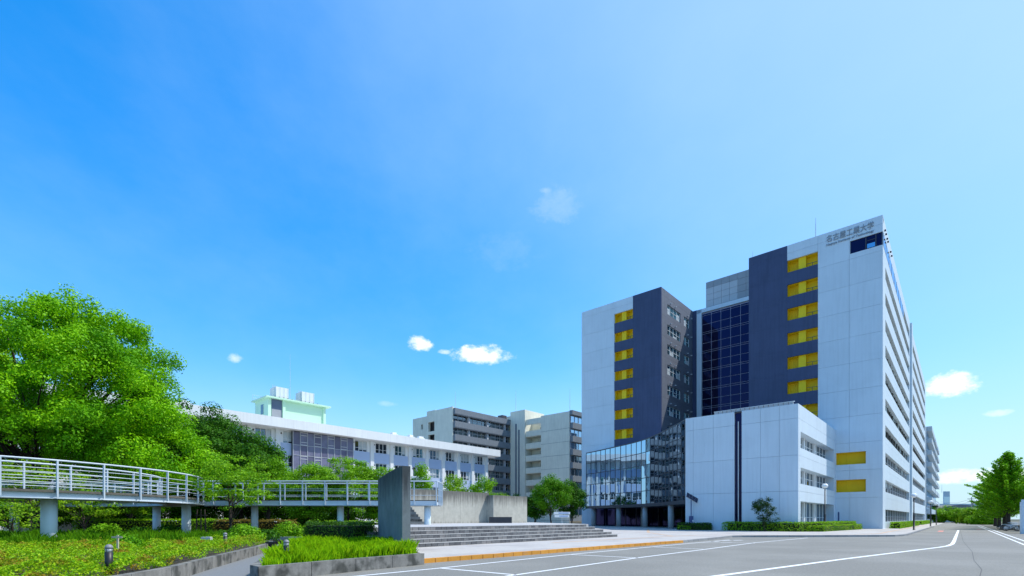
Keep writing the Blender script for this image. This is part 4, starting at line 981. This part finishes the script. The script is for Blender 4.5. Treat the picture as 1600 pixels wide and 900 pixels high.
# ginkgo row along the road
def ginkgo(base, h, r, seed, label, low=1.6, nb=150, per=46, group=None, leaf=.2):
    rng = np.random.default_rng(seed); root = empty('ginkgo_tree', base, 0, label, 'tree', group)
    mb = MB(); mb.tube([(0, 0, -.2), (0, 0, .5), (.05, 0, h * .5), (0, 0, h * .96)], [.34, .27, .17, .03], 9); cs, ns, ss = [], [], []
    for i in range(nb):
        f = (i + rng.random()) / nb; z = low + (h - low) * f ** 1.05; L = r * min(1, (1 - f) * 1.35 + .06) * (.55 + .45 * min(1, f * 4 + .3)) * rng.uniform(.6, 1.22); a = i * 2.4 + rng.uniform(-.3, .3); rise = .35 + .7 * f + rng.uniform(-.1, .2)
        d = np.array((math.cos(a), math.sin(a), rise)); d /= np.linalg.norm(d); tip = np.array((0, 0, z)) + d * L
        mb.tube([(0, 0, z), tuple(np.array((0, 0, z)) + d * L * .5), tuple(tip)], [.05, .03, .008], 4, cap=False)
        k = int(per * (L + .4)); t = rng.random(k) ** .6; w = .13 + .34 * (1 - t)
        p = np.array((0, 0, z)) + d * (t * L)[:, None] + rng.normal(size=(k, 3)) * w[:, None] * np.array((.7, .7, .42)); cs.append(p)
        nn = rng.normal(size=(k, 3)) * .6 + d * .2; nn[:, 2] += .8; ns.append(nn); ss.append(leaf * rng.uniform(.6, 1.3, k))
    add('crown', leaf_mesh('crown', np.concatenate(cs), np.concatenate(ns), np.concatenate(ss), LGINK, .75, rng), root); mb.build('trunk', BARK, root)
ginkgo(P(13.2, 16), 11.0, 4.5, 81, 'large conical ginkgo tree at the roadside with bicycles below', low=2.3, nb=170, per=62)
for i, (x, y, h) in enumerate(((13.4, 28, 10), (13.4, 42, 10.5), (13.5, 58, 10), (19, 6, 11), (19.5, 24, 11))):
    ginkgo(P(x, y), h, 4.4, 90 + i, 'conical ginkgo tree further along the roadside row', nb=110, per=46, group='ginkgo row beyond the first tree', leaf=.24)
for i, (u, Y, v, w) in enumerate(((1475, 185, 789, 32), (1498, 180, 792, 34), (1519, 150, 796, 26), (1460, 200, 793, 30), (1535, 130, 800, 30))):
    simple_tree(u, Y, v, w, LMID if i != 2 else LYEL, 101 + i, 'rounded green tree closing the far end of the road' if i != 2 else 'light yellow-green shrub tree by the ginkgo row at the road end', 70, 1.6, 45, .42, 0, .02, group='trees at the road end' if i != 2 else None)

# hedges
def hedge(name, label, poly, h, z0, m, seed, dens=260, leaf=.09, cat='hedge', round_=.25, bump=.06, group=None):
    """clipped hedge: dark inner body and a skin of leaves over top and sides"""
    root = empty(name, (*poly[0], z0), 0, label, cat, group); o = Vector(poly[0]); pts = [Vector(p) - o for p in poly]
    cx = sum((p for p in pts), Vector((0, 0))) / len(pts)
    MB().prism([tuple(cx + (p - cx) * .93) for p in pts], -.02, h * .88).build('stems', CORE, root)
    rng = np.random.default_rng(seed); cs, ns = [], []
    xs = [p.x for p in pts]; ys = [p.y for p in pts]
    def inside(x, y):
        c = np.zeros(len(x), bool); j = len(pts) - 1
        for i in range(len(pts)):
            xi, yi, xj, yj = pts[i].x, pts[i].y, pts[j].x, pts[j].y
            c ^= ((yi > y) != (yj > y)) & (x < (xj - xi) * (y - yi) / (yj - yi + 1e-12) + xi); j = i
        return c
    A = (max(xs) - min(xs)) * (max(ys) - min(ys)); n = int(A * dens); x = rng.uniform(min(xs), max(xs), n); y = rng.uniform(min(ys), max(ys), n); k = inside(x, y); x, y = x[k], y[k]
    bz = bump * (np.sin(x * 3.1 + 1) + np.sin(y * 3.7 + 2) + np.sin((x + y) * 5.3)) * .5
    cs.append(np.stack([x, y, h + bz + rng.normal(size=len(x)) * .03], 1)); nn = rng.normal(size=(len(x), 3)) * .5; nn[:, 2] += 1; ns.append(nn)
    for i in range(len(pts)):
        a, b = pts[i], pts[(i + 1) % len(pts)]; L = (b - a).length; n = int(L * h * dens); t = rng.random(n); zz = h * rng.random(n); d = (b - a) / max(L, 1e-6); nr = Vector((d.y, -d.x))
        if (a + nr - cx).length < (a - cx).length: nr = -nr
        inset = round_ * np.clip((zz / h - .7) / .3, 0, 1) ** 2 + rng.normal(size=n) * .04
        cs.append(np.stack([a.x + d.x * t * L - nr.x * inset, a.y + d.y * t * L - nr.y * inset, zz], 1)); nn = rng.normal(size=(n, 3)) * .6 + np.array((nr.x, nr.y, .4)); ns.append(nn)
    c = np.concatenate(cs); nn = np.concatenate(ns); add('foliage', leaf_mesh('foliage', c, nn, leaf * rng.uniform(.7, 1.4, len(c)), m, .6, rng), root); return root
def Pq(lx, ly): return P(lx, ly)[:2]
hedge('clipped_hedge', 'long clipped green hedge along the annexe front and corner', [Pq(-13.2, ay - .25), Pq(-13.4, ay - 1.6), Pq(-5.2, ay - 1.9), Pq(-3.4, ay + 1.0), Pq(-2.4, -7), Pq(-2.6, -3), Pq(-4.6, -2.5), Pq(-5.0, ay - .3)], 1.0, .146, LHEDGE, 1, 110, .13)
hedge('clipped_hedge', 'bright low hedge strip in front of the annexe corner hedge', [Pq(-4.6, ay - .6), Pq(-3.2, ay + .2), Pq(-2.0, -8), Pq(-1.8, -4.5), Pq(-2.3, -4.5)], .62, .146, LYEL, 2, 150, .12)
hedge('clipped_hedge', 'dark rounded hedge around the solar lamp post', [Pq(-19.2, ay - .2), Pq(-19.0, ay - 1.5), Pq(-15.6, ay - 1.6), Pq(-14.9, ay - .9), Pq(-15.0, ay - .25)], .85, .146, LHEDGED, 3, 160, .12, round_=.4)
hedge('low_shrub', 'small yellow-green shrub at the foot of the solar lamp post', [Pq(-18.6, ay - 2.1), Pq(-17.2, ay - 2.2), Pq(-17.1, ay - 1.7), Pq(-18.5, ay - 1.6)], .45, .146, LYEL, 4, 220, .12, 'shrub')
hedge('clipped_hedge', 'low bright hedge under the tower street windows, before the pilaster', [Pq(.5, 3.5), Pq(1.7, 3.5), Pq(1.7, 49), Pq(.5, 49)], .85, .146, LHEDGE, 5, 60, .16)
hedge('clipped_hedge', 'low bright hedge under the tower street windows, beyond the pilaster', [Pq(.5, 59), Pq(1.7, 59), Pq(1.7, 110), Pq(.5, 110)], .8, .146, LHEDGE, 6, 40, .2)
hedge('clipped_hedge', 'dark clipped hedge beside the tall concrete slab', [(-11.2, 27.6), (-10.2, 24.6), (-7.4, 23.6), (-6.7, 24.7), (-8.2, 28.6)], 1.05, .3, LHEDGED, 7, 300, .08)
hedge('clipped_hedge', 'bright flat-topped hedge beyond the bridge loop', [(-36.5, 41.6), (-24.0, 42.0), (-24.0, 43.6), (-36.5, 43.4)], 1.2, .3, LHEDGE, 8, 160, .11)
hedge('clipped_hedge', 'reddish flat-topped hedge below the layered young tree', [(-23.6, 39.6), (-17.5, 39.6), (-17.5, 41.0), (-23.6, 41.0)], 1.15, .3, leafmat('leaf_red_hedge', (.18, .16, .025), (.26, .17, .03), None, .3), 9, 160, .11)
hedge('clipped_hedge', 'bright hedge behind the straight bridge span', [(-15.5, 41.2), (-9.2, 41.6), (-9.2, 42.8), (-15.5, 42.6)], 1.1, .25, LHEDGE, 10, 160, .11)

def shrub(name, label, u, Y, vtop, w, m, seed, leaf=.1, per=240, z0=.33, cat='shrub', group=None):
    zt = ZV(vtop, Y); h = max(.35, zt - z0); rng = np.random.default_rng(seed); root = empty(name, (XU(u, Y), Y, z0), 0, label, cat, group); r = w * Y / F / 2
    C = rand_dirs(rng, 26); C[:, 2] = np.abs(C[:, 2]); C = C * np.array((r * .75, r * .75, h * .78)); R = np.full(26, min(r, h) * .42) * rng.uniform(.7, 1.2, 26)
    c, n, s = clump_leaves(rng, C, R, per / max(.1, np.mean(R)), leaf, .8); add('foliage', leaf_mesh('foliage', c, n, s, m, .55, rng), root)
    mb = MB()
    for i in range(8): mb.tube([(0, 0, 0), tuple(C[i] * .5 + np.array((0, 0, .05))), tuple(C[i])], [.02, .014, .006], 4, cap=False)
    mb.build('stems', BARK, root)
for i, (u, Y, v, w, m, lab) in enumerate((
    (198, 19.5, 831, 46, LGRASS2, 'fresh green rounded shrub beside the wooden stake'), (290, 24, 838, 40, LYEL, 'pale green shrub at the foot of the second bridge pillar'), (312, 25, 841, 36, LYEL, 'low pale green shrub next to the stone block'),
    (385, 27.5, 818, 60, LMID, 'leafy shrub behind the kerb corner of the path'), (415, 28.5, 826, 50, LDARK, 'darker leafy shrub at the bend of the path'), (360, 31, 822, 50, LDARK, 'dark shrub behind the black bollard lamp'),
    (450, 33, 815, 60, LMID, 'leafy shrub below the straight bridge span'), (500, 35, 812, 70, LMID, 'wide leafy shrub behind the dark clipped hedge'), (560, 36, 816, 50, LHEDGE, 'bright shrub beside the bridge span pillar'),
    (470, 34.5, 826, 50, LDARK, 'low dark shrub above the pale rear kerb'), (225, 34, 822, 50, LDARK, 'dark shrub below the far bridge beam'), (165, 33, 818, 60, LMID, 'shrub in the middle of the bridge loop'), (265, 35, 818, 40, LDARK, 'dark shrub behind the fern'))):
    shrub('leafy_shrub', lab, u, Y, v, w, m, 200 + i, leaf=.10 + .0012 * Y, per=150)
# fern / cycad with arching fronds
def fern(u, Y, z0, label, seed, L=1.3):
    rng = np.random.default_rng(seed); root = empty('fern', (XU(u, Y), Y, z0), 0, label, 'fern')
    for i in range(11):
        a = i * 2.4; cs, ns, ups = [], [], []; mb = MB(); pts = []
        for t in np.linspace(0, 1, 14):
            r = L * t; z = L * (.95 * t - .85 * t * t); pts.append((math.cos(a) * r, math.sin(a) * r, z))
        mb.tube(pts, [.014 * (1 - t) + .003 for t in np.linspace(0, 1, 14)], 4, cap=False)
        side = np.array((-math.sin(a), math.cos(a), 0))
        for j in range(2, 14):
            for q in (-1, 1):
                w = .26 * math.sin(j / 14 * math.pi) + .05; b = np.array(pts[j]); s = side * q * w; fw_ = np.array((math.cos(a), math.sin(a), 0)) * .04
                mb.quad(tuple(b - fw_ * .5), tuple(b + s * .5 - fw_ * .2 + fw_), tuple(b + s + fw_ * 2 - np.array((0, 0, .04))), tuple(b + s * .5 + fw_ * 1.6))
        me = mb.mesh('frond', LMID); add('frond', me, root)
fern(243, 25.5, .4, 'fern with arching fronds under the bridge loop', 1, 1.25); fern(222, 29, .4, 'smaller dark fern behind the arching fern', 2, 1.0)

# grass in the planter and in the bed
def grass(name, label, poly, n, h, z0, m, seed, w=.012, hvar=.35, parent=None):
    rng = np.random.default_rng(seed); pts = np.array(poly); mn = pts.min(0); mx = pts.max(0); x = rng.uniform(mn[0], mx[0], n * 3); y = rng.uniform(mn[1], mx[1], n * 3); c = np.zeros(len(x), bool); j = len(pts) - 1
    for i in range(len(pts)):
        c ^= ((pts[i][1] > y) != (pts[j][1] > y)) & (x < (pts[j][0] - pts[i][0]) * (y - pts[i][1]) / (pts[j][1] - pts[i][1] + 1e-12) + pts[i][0]); j = i
    x, y = x[c][:n], y[c][:n]; k = len(x); a = rng.uniform(0, 2 * math.pi, k); tuft = .7 + .3 * np.sin(x * 2.3 + 1) * np.sin(y * 2.9)
    hh = h * tuft * rng.uniform(1 - hvar, 1 + hvar, k); lean = rng.normal(size=k) * .22; d = np.stack([np.cos(a), np.sin(a)], 1); p = np.stack([x, y], 1); pd = np.stack([-d[:, 1], d[:, 0]], 1) * w
    v = np.empty((k, 5, 3)); b2 = p + d * (lean * hh * .35)[:, None]; t = p + d * (lean * hh * 1.3 + .0)[:, None]
    v[:, 0, :2] = p - pd; v[:, 0, 2] = z0; v[:, 1, :2] = p + pd; v[:, 1, 2] = z0; v[:, 2, :2] = b2 + pd * .8; v[:, 2, 2] = z0 + hh * .6; v[:, 3, :2] = t; v[:, 3, 2] = z0 + hh; v[:, 4, :2] = b2 - pd * .8; v[:, 4, 2] = z0 + hh * .6
    me = bpy.data.meshes.new(name); me.vertices.add(k * 5); me.vertices.foreach_set('co', v.ravel().astype(np.float32)); me.loops.add(k * 5); me.loops.foreach_set('vertex_index', np.arange(k * 5, dtype=np.int32))
    me.polygons.add(k); me.polygons.foreach_set('loop_start', np.arange(0, k * 5, 5, dtype=np.int32)); me.polygons.foreach_set('loop_total', np.full(k, 5, dtype=np.int32))
    at = me.attributes.new('rnd', 'FLOAT', 'FACE'); at.data.foreach_set('value', rng.random(k).astype(np.float32)); me.materials.append(m); me.update(); me.validate()
    return add(name, me, parent, label=label, cat='grass', kind='stuff')
cxp = sum(p[0] for p in pl) / len(pl); cyp = sum(p[1] for p in pl) / len(pl)
grass('tall_grass', 'tall fresh green grass filling the kerbed planter', [(cxp + (x - cxp) * .93, cyp + (y - cyp) * .95) for x, y in pl], 46000, .46, .29, LGRASS, 1, w=.008)
grass('tall_grass', 'tall green grass growing around the bridge pillars', [(-34, 20.5), (-24, 19.5), (-16.5, 20.5), (-14.5, 24.5), (-15.5, 28), (-34, 31)], 30000, .62, .32, LGRASS2, 2, w=.016)
grass('tall_grass', 'short grass below the rear shrubs by the path end', [(-16, 32), (-10, 31), (-9, 36), (-16, 38)], 9000, .35, .25, LGRASS2, 3, w=.014)
# azalea ground cover
def groundcover(name, label, poly, n, h, z0, m, seed, leaf):
    rng = np.random.default_rng(seed); pts = np.array(poly); mn = pts.min(0); mx = pts.max(0); x = rng.uniform(mn[0], mx[0], n * 3); y = rng.uniform(mn[1], mx[1], n * 3); c = np.zeros(len(x), bool); j = len(pts) - 1
    for i in range(len(pts)):
        c ^= ((pts[i][1] > y) != (pts[j][1] > y)) & (x < (pts[j][0] - pts[i][0]) * (y - pts[i][1]) / (pts[j][1] - pts[i][1] + 1e-12) + pts[i][0]); j = i
    x, y = x[c], y[c]
    # nearer leaves are denser
    keep = rng.random(len(x)) < np.clip(14 / np.hypot(x, y), .35, 1); x, y = x[keep][:n], y[keep][:n]; k = len(x)
    hz = .5 + .22 * np.sin(x * 1.9 + .7 * np.sin(y * 1.3)) * np.sin(y * 1.7 + 1.1) + .16 * np.sin(x * 4.7 + y * 2.1) * np.sin(y * 5.1 - x) + .10 * np.sin(x * 9.3) * np.sin(y * 8.7 + x * 3)
    lump = np.abs(np.sin(x * 1.9 + np.sin(y * 1.4) * 1.3) * np.sin(y * 1.6 + np.sin(x * 1.3) * 1.4)) ** .55
    vk = rng.random(k) < np.clip(lump * 1.25 + .22, 0, 1); x, y, hz, lump = x[vk], y[vk], hz[vk], lump[vk]; k = len(x)
    z = z0 + h * (.05 + hz * .38 + lump * .55) - np.abs(rng.normal(size=k)) * .06 + (rng.random(k) < .03) * rng.random(k) * .12; nn = rng.normal(size=(k, 3)) * .7; nn[:, 2] += .9
    return add(name, leaf_mesh(name, np.stack([x, y, z], 1), nn, leaf * rng.uniform(.6, 1.4, k), m, .5, rng), None, label=label, cat='ground cover', kind='stuff')
gc_poly = [(-8.75, 4.2), (-8.6, 8), (-8.65, 11), (-8.8, 12.6), (-9.75, 15.9), (-11.45, 22), (-12.4, 25.6), (-14.3, 26.5), (-15.6, 22.5), (-18, 20.2), (-24, 19.8), (-34, 20), (-34, 4)]
groundcover('azalea_cover', 'low azalea cover with yellow-green and rusty leaf tips beside the path', gc_poly, 320000, .74, .16, LAZ, 5, .066)

# ------------------------------------------------------------------ small things
def bollard(x, y, z, label):
    root = empty('bollard_lamp', (x, y, z), 0, label, 'bollard lamp')
    MB().lathe([(.078, -.05), (.078, .5)], 16).build('post', BLACK, root, smooth=True)
    MB().lathe([(.072, .5), (.072, .585)], 16).build('lamp_glass', mat('bollard_glass', (.40, .41, .42), .3, .1), root, smooth=True)
    MB().lathe([(.08, .585), (.078, .62), (.06, .655), (.03, .675), (.002, .68)], 16).build('cap', mat('bollard_cap', (.22, .22, .23), .5, .1), root, smooth=True)
    mb = MB()
    for i in range(4): a = i * math.pi / 2; mb.box(.072 * math.cos(a) - .006, .072 * math.cos(a) + .006, .072 * math.sin(a) - .006, .072 * math.sin(a) + .006, .5, .59)
    mb.build('guard_bar', BLACK, root)
bollard(-6.5, 14.45, .31, 'black bollard lamp in the tall grass planter'); bollard(-9.2, 11.45, .33, 'black bollard lamp half sunk in the azalea cover')
bollard(XU(352, 21), 21, .33, 'black bollard lamp in front of the dark shrub')
def street_lamp(p, h, label, shade=False, group=None):
    root = empty('street_lamp', p, 0, label, 'street lamp', group)
    MB().lathe([(.16, 0), (.16, .04), (.11, .05), (.11, 1.9), (.062, 1.95), (.055, h - .45)], 12).build('post', BLACK, root, smooth=True)
    prof = [(.05, h - .47)] + [(.33 * math.sin(a), h - .17 - .3 * math.cos(a)) for a in np.linspace(.25, 2.1, 9)] + [(.2, h + .06), (.002, h + .1)]
    MB().lathe(prof, 18).build('globe', LAMPG, root, smooth=True)
    MB().lathe([(.34, h - .22), (.35, h - .2), (.34, h - .18)], 18).build('band', GALV, root, smooth=True)
street_lamp(G(1289, 829.5, .15), 5.4, 'round globe street lamp in front of the annexe corner hedge')
street_lamp(G(1428, 828, .15), 4.5, 'globe street lamp on the pavement beside the tower side')
street_lamp(G(1454, 822.5, .15), 4.6, 'globe street lamp on the pavement near the far wing', group='far globe lamps along the pavement'); street_lamp(G(1463, 820.3, .15), 4.8, 'globe street lamp on the pavement near the far wing', group='far globe lamps along the pavement')
def solar(p):
    root = empty('solar_lamp', p, 0, 'solar panel lamp on a thin dark post in front of the annexe', 'solar lamp')
    MB().tube([(0, 0, 0), (0, 0, 3.9)], .06, 8).build('post', BLUEB, root, smooth=True); MB().box(-.22, .22, -.2, .16, .95, 1.75).build('battery_box', BLUEB, root); MB().box(.08, .2, -.215, -.202, 1.05, 1.25).build('notice', FRAME, root)
    o = MB().box(-.8, .8, -.45, .45, -.03, .03).build('solar_panel', SOLAR, root, loc=(.12, 0, 4.05)); o.rotation_euler = (math.radians(48), math.radians(30), 0)
    mb = MB()
    for x in np.linspace(-.8, .8, 5): mb.box(x - .004, x + .004, -.45, .45, .03, .033)
    mb.box(-.82, .82, -.46, -.45, -.03, .034); mb.box(-.82, .82, .45, .46, -.03, .034); mb.build('panel_frame', GALV, o)
    MB().tube([(0, 0, 3.5), (-.25, 0, 3.5)], .02, 6).box(-.35, -.2, -.06, .06, 3.47, 3.53).build('lamp_arm', GALV, root)
sp = P(-17.35, ay - 1.0, .146); solar(sp)
def sign(p):
    root = empty('direction_sign', p, math.radians(12), 'white two-board direction sign on a thin post above the landing', 'sign')
    MB().tube([(0, 0, -.2), (0, 0, 2.5)], .04, 8).build('post', GALV, root); BL = mat('sign_blue', (.18, .30, .55), .5, .1)
    for z, a, b in ((2.25, -1.05, 1.05), (1.88, -.95, .95)):
        o = MB().prism([(a, -.05), (b - .14, -.05), (b, -.05), (b, .0), (a, .0)], z - .15, z + .15).build('board', FRAME, root)
        MB().box(a + .6, b - .2, -.056, -.051, z - .05, z + .06).build('marking', BL, o)
sg = P(*(-16.8, -48.5)); sgY = 62.0; sign((XU(878, sgY), sgY, .0))
bpy.context.scene.objects[-1] if False else None
# small odds and ends in the bed
sb_ = empty('stone_block', (XU(323, 22.5), 22.5, .33), .2, 'small pale stone block among the low shrubs', 'stone'); MB().prism([(-.2, -.13), (.19, -.14), (.2, .12), (-.18, .14)], -.05, .42).build('slab', KCONC if False else GREYWALL, sb_); MB().prism([(-.17, -.1), (.16, -.11), (.17, .09), (-.15, .11)], .42, .445).build('top', GREYWALL, sb_)
wk = empty('wooden_stake', (XU(184, 13.5), 13.5, .33), .1, 'thin pale wooden cross stake in the bed', 'stake'); WD = mat('pale_wood', (.45, .40, .30), .9, .2, 6)
MB().box(-.02, .02, -.02, .02, -.1, .82).build('upright', WD, wk); MB().box(-.13, .13, -.045, -.021, .74, .79).build('crossbar', WD, wk)
tsu = empty('tree_stakes', (XU(314, 33), 33, .3), 0, 'dark timber support stakes of the layered young tree', 'stakes')
for q in (-.35, 0, .35): MB().tube([(q, 0, -.1), (q * .7, 0, 1.9)], .04, 6).build('stake', BARK, tsu)
MB().tube([(-.4, 0, 1.5), (.4, 0, 1.5)], .035, 6).build('crossbar', BARK, tsu)
wbx = empty('kerb_box', (XU(424, 24.5), 24.5, 0), -.1, 'dark lidded box at the bend of the path', 'service box'); MB().box(-.2, .2, -.15, .15, 0, .42).build('case', BLACK, wbx); MB().box(-.22, .22, -.17, .17, .42, .46).build('lid', BLACK, wbx)  # plain black box in place of a dark shape at the bend
bd = empty('door_bollard', P(-4.9, -1.7, .146), 0, 'slim dark post with white base by the annexe corner', 'post'); MB().lathe([(.09, 0), (.09, .9)], 10).build('base', FRAME, bd); MB().lathe([(.1, .9), (.1, 2.3), (.02, 2.4)], 10).build('top', BLUEB, bd)

# bicycles
def bicycle():
    root = empty('bicycle', (0, 0, 0), 0, 'parked bicycle in the row under the ginkgo trees', 'bicycle', 'bicycles parked under the ginkgo trees')
    for x in (-.52, .52):
        ring = [(x + .32 * math.cos(a), 0, .33 + .32 * math.sin(a)) for a in np.linspace(0, 2 * math.pi, 19)]
        w = MB().tube(ring, .022, 5, cap=False).build('wheel', RUBBER, root); mb = MB()
        for a in np.linspace(0, math.pi, 5)[:-1]: mb.tube([(x + .3 * math.cos(a), 0, .33 + .3 * math.sin(a)), (x - .3 * math.cos(a), 0, .33 - .3 * math.sin(a))], .004, 3, cap=False)
        mb.build('spokes', GALV, w)
    mb = MB()
    for a, b in (((-.52, 0, .33), (-.12, 0, .33)), ((-.12, 0, .33), (-.22, 0, .82)), ((-.52, 0, .33), (-.2, 0, .75)), ((-.12, 0, .33), (.36, 0, .72)), ((-.2, 0, .72), (.36, 0, .76)), ((.52, 0, .33), (.33, 0, .95))): mb.tube([a, b], .02, 6)
    mb.build('frame', GALV, root); MB().tube([(.33, 0, .95), (.33, -.25, 1.0), (.2, -.28, 1.0)], .015, 5).tube([(.33, 0, .95), (.33, .25, 1.0), (.2, .28, 1.0)], .015, 5).build('handlebar', GALV, root)
    MB().prism([(-.36, -.08), (-.36, .08), (-.06, .025), (-.06, -.025)], .83, .89).build('saddle', BLACK, root)
    mb = MB()
    for z in (.78, .9, 1.02):
        pts = [(.5 + .17 * q[0], .15 * q[1], z) for q in ((-1, -1), (1, -1), (1, 1), (-1, 1), (-1, -1))]; mb.tube(pts, .012, 4)
    mb.box(.34, .66, -.14, .14, .77, .78); mb.build('basket', GALV, root)
    return root
bk = bicycle(); rng = random.Random(4); k = 0
for row, (x0, yy) in enumerate(((13.0, 4), (15.2, 6))):
    for i in range(13):
        o = bk if k == 0 else copy_tree(bk); k += 1
        o.location = P(x0 + rng.uniform(-.15, .15), yy + i * 1.05 + rng.uniform(-.2, .2), 0); o.rotation_euler = (math.radians(rng.uniform(-6, 6)), 0, ROT + rng.uniform(-.15, .15))
# parked cars half hidden by the grove
def car(p, rz, label):
    root = empty('parked_car', p, rz, label, 'car'); prof = [(-2.1, .35), (-2.15, .8), (-1.95, 1.0), (-1.55, 1.45), (-.2, 1.5), (.6, 1.42), (1.2, .98), (1.95, .86), (2.15, .6), (2.1, .35)]
    mb = MB(); n = len(prof)
    for y, s in ((-.82, .94), (-.74, 1), (.74, 1), (.82, .94)): mb.v += [(x * (1 if s == 1 else .99), y if z < 1.0 else y * .86, z if s == 1 else .35 + (z - .35) * .97) for x, z in prof]
    for a in range(3): mb.f += [(a * n + i, a * n + (i + 1) % n, (a + 1) * n + (i + 1) % n, (a + 1) * n + i) for i in range(n)]
    mb.f += [tuple(range(n)), tuple(range(3 * n, 4 * n))[::-1]]; mb.m = [0] * len(mb.f); mb.build('body', CARW, root)
    for s in (-1, 1): MB().prism([(-1.4, s * .735), (.8, s * .735), (.8, s * .79), (-1.4, s * .79)], 1.02, 1.36).build('side_window', GL_WIN, root)
    for x in (-1.3, 1.3):
        for s in (-1, 1): o = MB().lathe([(.31, -.1), (.33, -.08), (.33, .08), (.31, .1)], 18).build('wheel', RUBBER, root, loc=(x, s * .76, .33)); o.rotation_euler = (math.pi / 2, 0, 0)
car((XU(262, 50), 50, -.03), math.radians(48), 'white parked car glimpsed between the bridge pillars'); car((XU(402, 60), 60, -.03), math.radians(48), 'white parked car glimpsed behind the layered young tree')

# white rounded gate wall at the road's edge
gw = empty('gate_wall', (52.75, 52.0, 0), math.radians(-4), 'white rendered gate wall with a rounded end beside the ginkgo trees', 'gate wall')
pts = [(.35 + .35 * math.cos(a), .35 * math.sin(a)) for a in np.linspace(math.pi / 2, 3 * math.pi / 2, 11)] + [(9, -.35), (9, .35)]
MB().prism(pts, -.02, 3.3).build('wall', WHITE, gw); MB().prism([(x * 1 + (.1 if x < 1 else 0), y * .85) for x, y in pts], 3.3, 3.55).build('coping', WHITE, gw)

# far things beyond the road end
fbld = empty('far_building', (XU(1487, 240), 240, 0), 0, 'distant pale blue building with a small water tower', 'building')
MB().box(-9, 14, 0, 12, 0, 8.6).build('block', FARB, fbld); tw = MB().box(-2.4, 0, 1, 2.0, 8.6, 14.6).build('tower', FARB, fbld); MB().box(-2.8, -.2, .95, .999, 9, 12).build('tower_window', GL_BLUE, tw); mast(fbld, -3, 2, 14, 4, .08)
for i in range(7): MB().box(-8 + i * 3.1, -6 + i * 3.1, -.05, .0, 5.2, 7.4).build('window', GL_BLUE, fbld)
MB().box(2, 12, -.06, .0, 2, 4).build('window', GL_BLUE, fbld)
vh = empty('vault_hall', (XU(1503, 205), 205, 0), 0, 'distant hall with a dark curved roof behind the road-end trees', 'building')
mb = MB(); prof = [(-12 + 24 * i / 12, 4.2 + 3.0 * math.cos((i / 12 - .5) * math.pi * .9)) for i in range(13)]; n = len(prof)
mb.v = [(x, 0, z) for x, z in prof] + [(x, 12, z) for x, z in prof]; mb.f = [(i, i + 1, n + i + 1, n + i) for i in range(n - 1)] + [tuple(range(n))[::-1]]; mb.m = [0] * len(mb.f); mb.build('roof', ROOFG, vh); MB().box(-11.8, 11.8, .2, 11.8, 0, 4.6).build('wall', GREYWALL, vh)
def pole(u, Y, h, label):
    root = empty('utility_pole', (XU(u, Y), Y, 0), 0, label, 'utility pole'); MB().tube([(0, 0, 0), (0, 0, h)], [.2, .13], 8).build('pole', GREYWALL, root)
    for z in (h - .6, h - 1.5): MB().box(-1.3, 1.3, -.06, .06, z, z + .12).build('crossarm', DFRAME, root)
    MB().tube([(.4, 0, h - 3), (.4, 0, h - 2)], .28, 8).build('transformer', SHEET, root)
    return root
pole(1518, 165, 8.6, 'concrete utility pole with crossarms beside the road end'); pole(1526, 190, 8.6, 'second concrete utility pole just beyond the first one')
wires = empty('overhead_wires', (0, 0, 0), 0, 'thin overhead wires strung between the utility poles', 'wires')
for z in (8.0, 7.1): MB().tube([(XU(1470, 225), 225, z + 1), (XU(1495, 195), 195, z - .4), (XU(1518, 165), 165, z + .05), (XU(1526, 190), 190, z + .05)], .03, 4).build('wire', DFRAME, wires)
lowb = empty('entrance_canopy_building', P(2.0, 130, 0), ROT, 'low white building with a dark canopy past the far wing balconies', 'building')
MB().box(0, 5, 60, 85, 0, 6.5).build('block', WBWHITE, lowb); MB().box(-.5, 5.2, 55, 59.9, 4.2, 6).build('canopy', DFRAME, lowb)
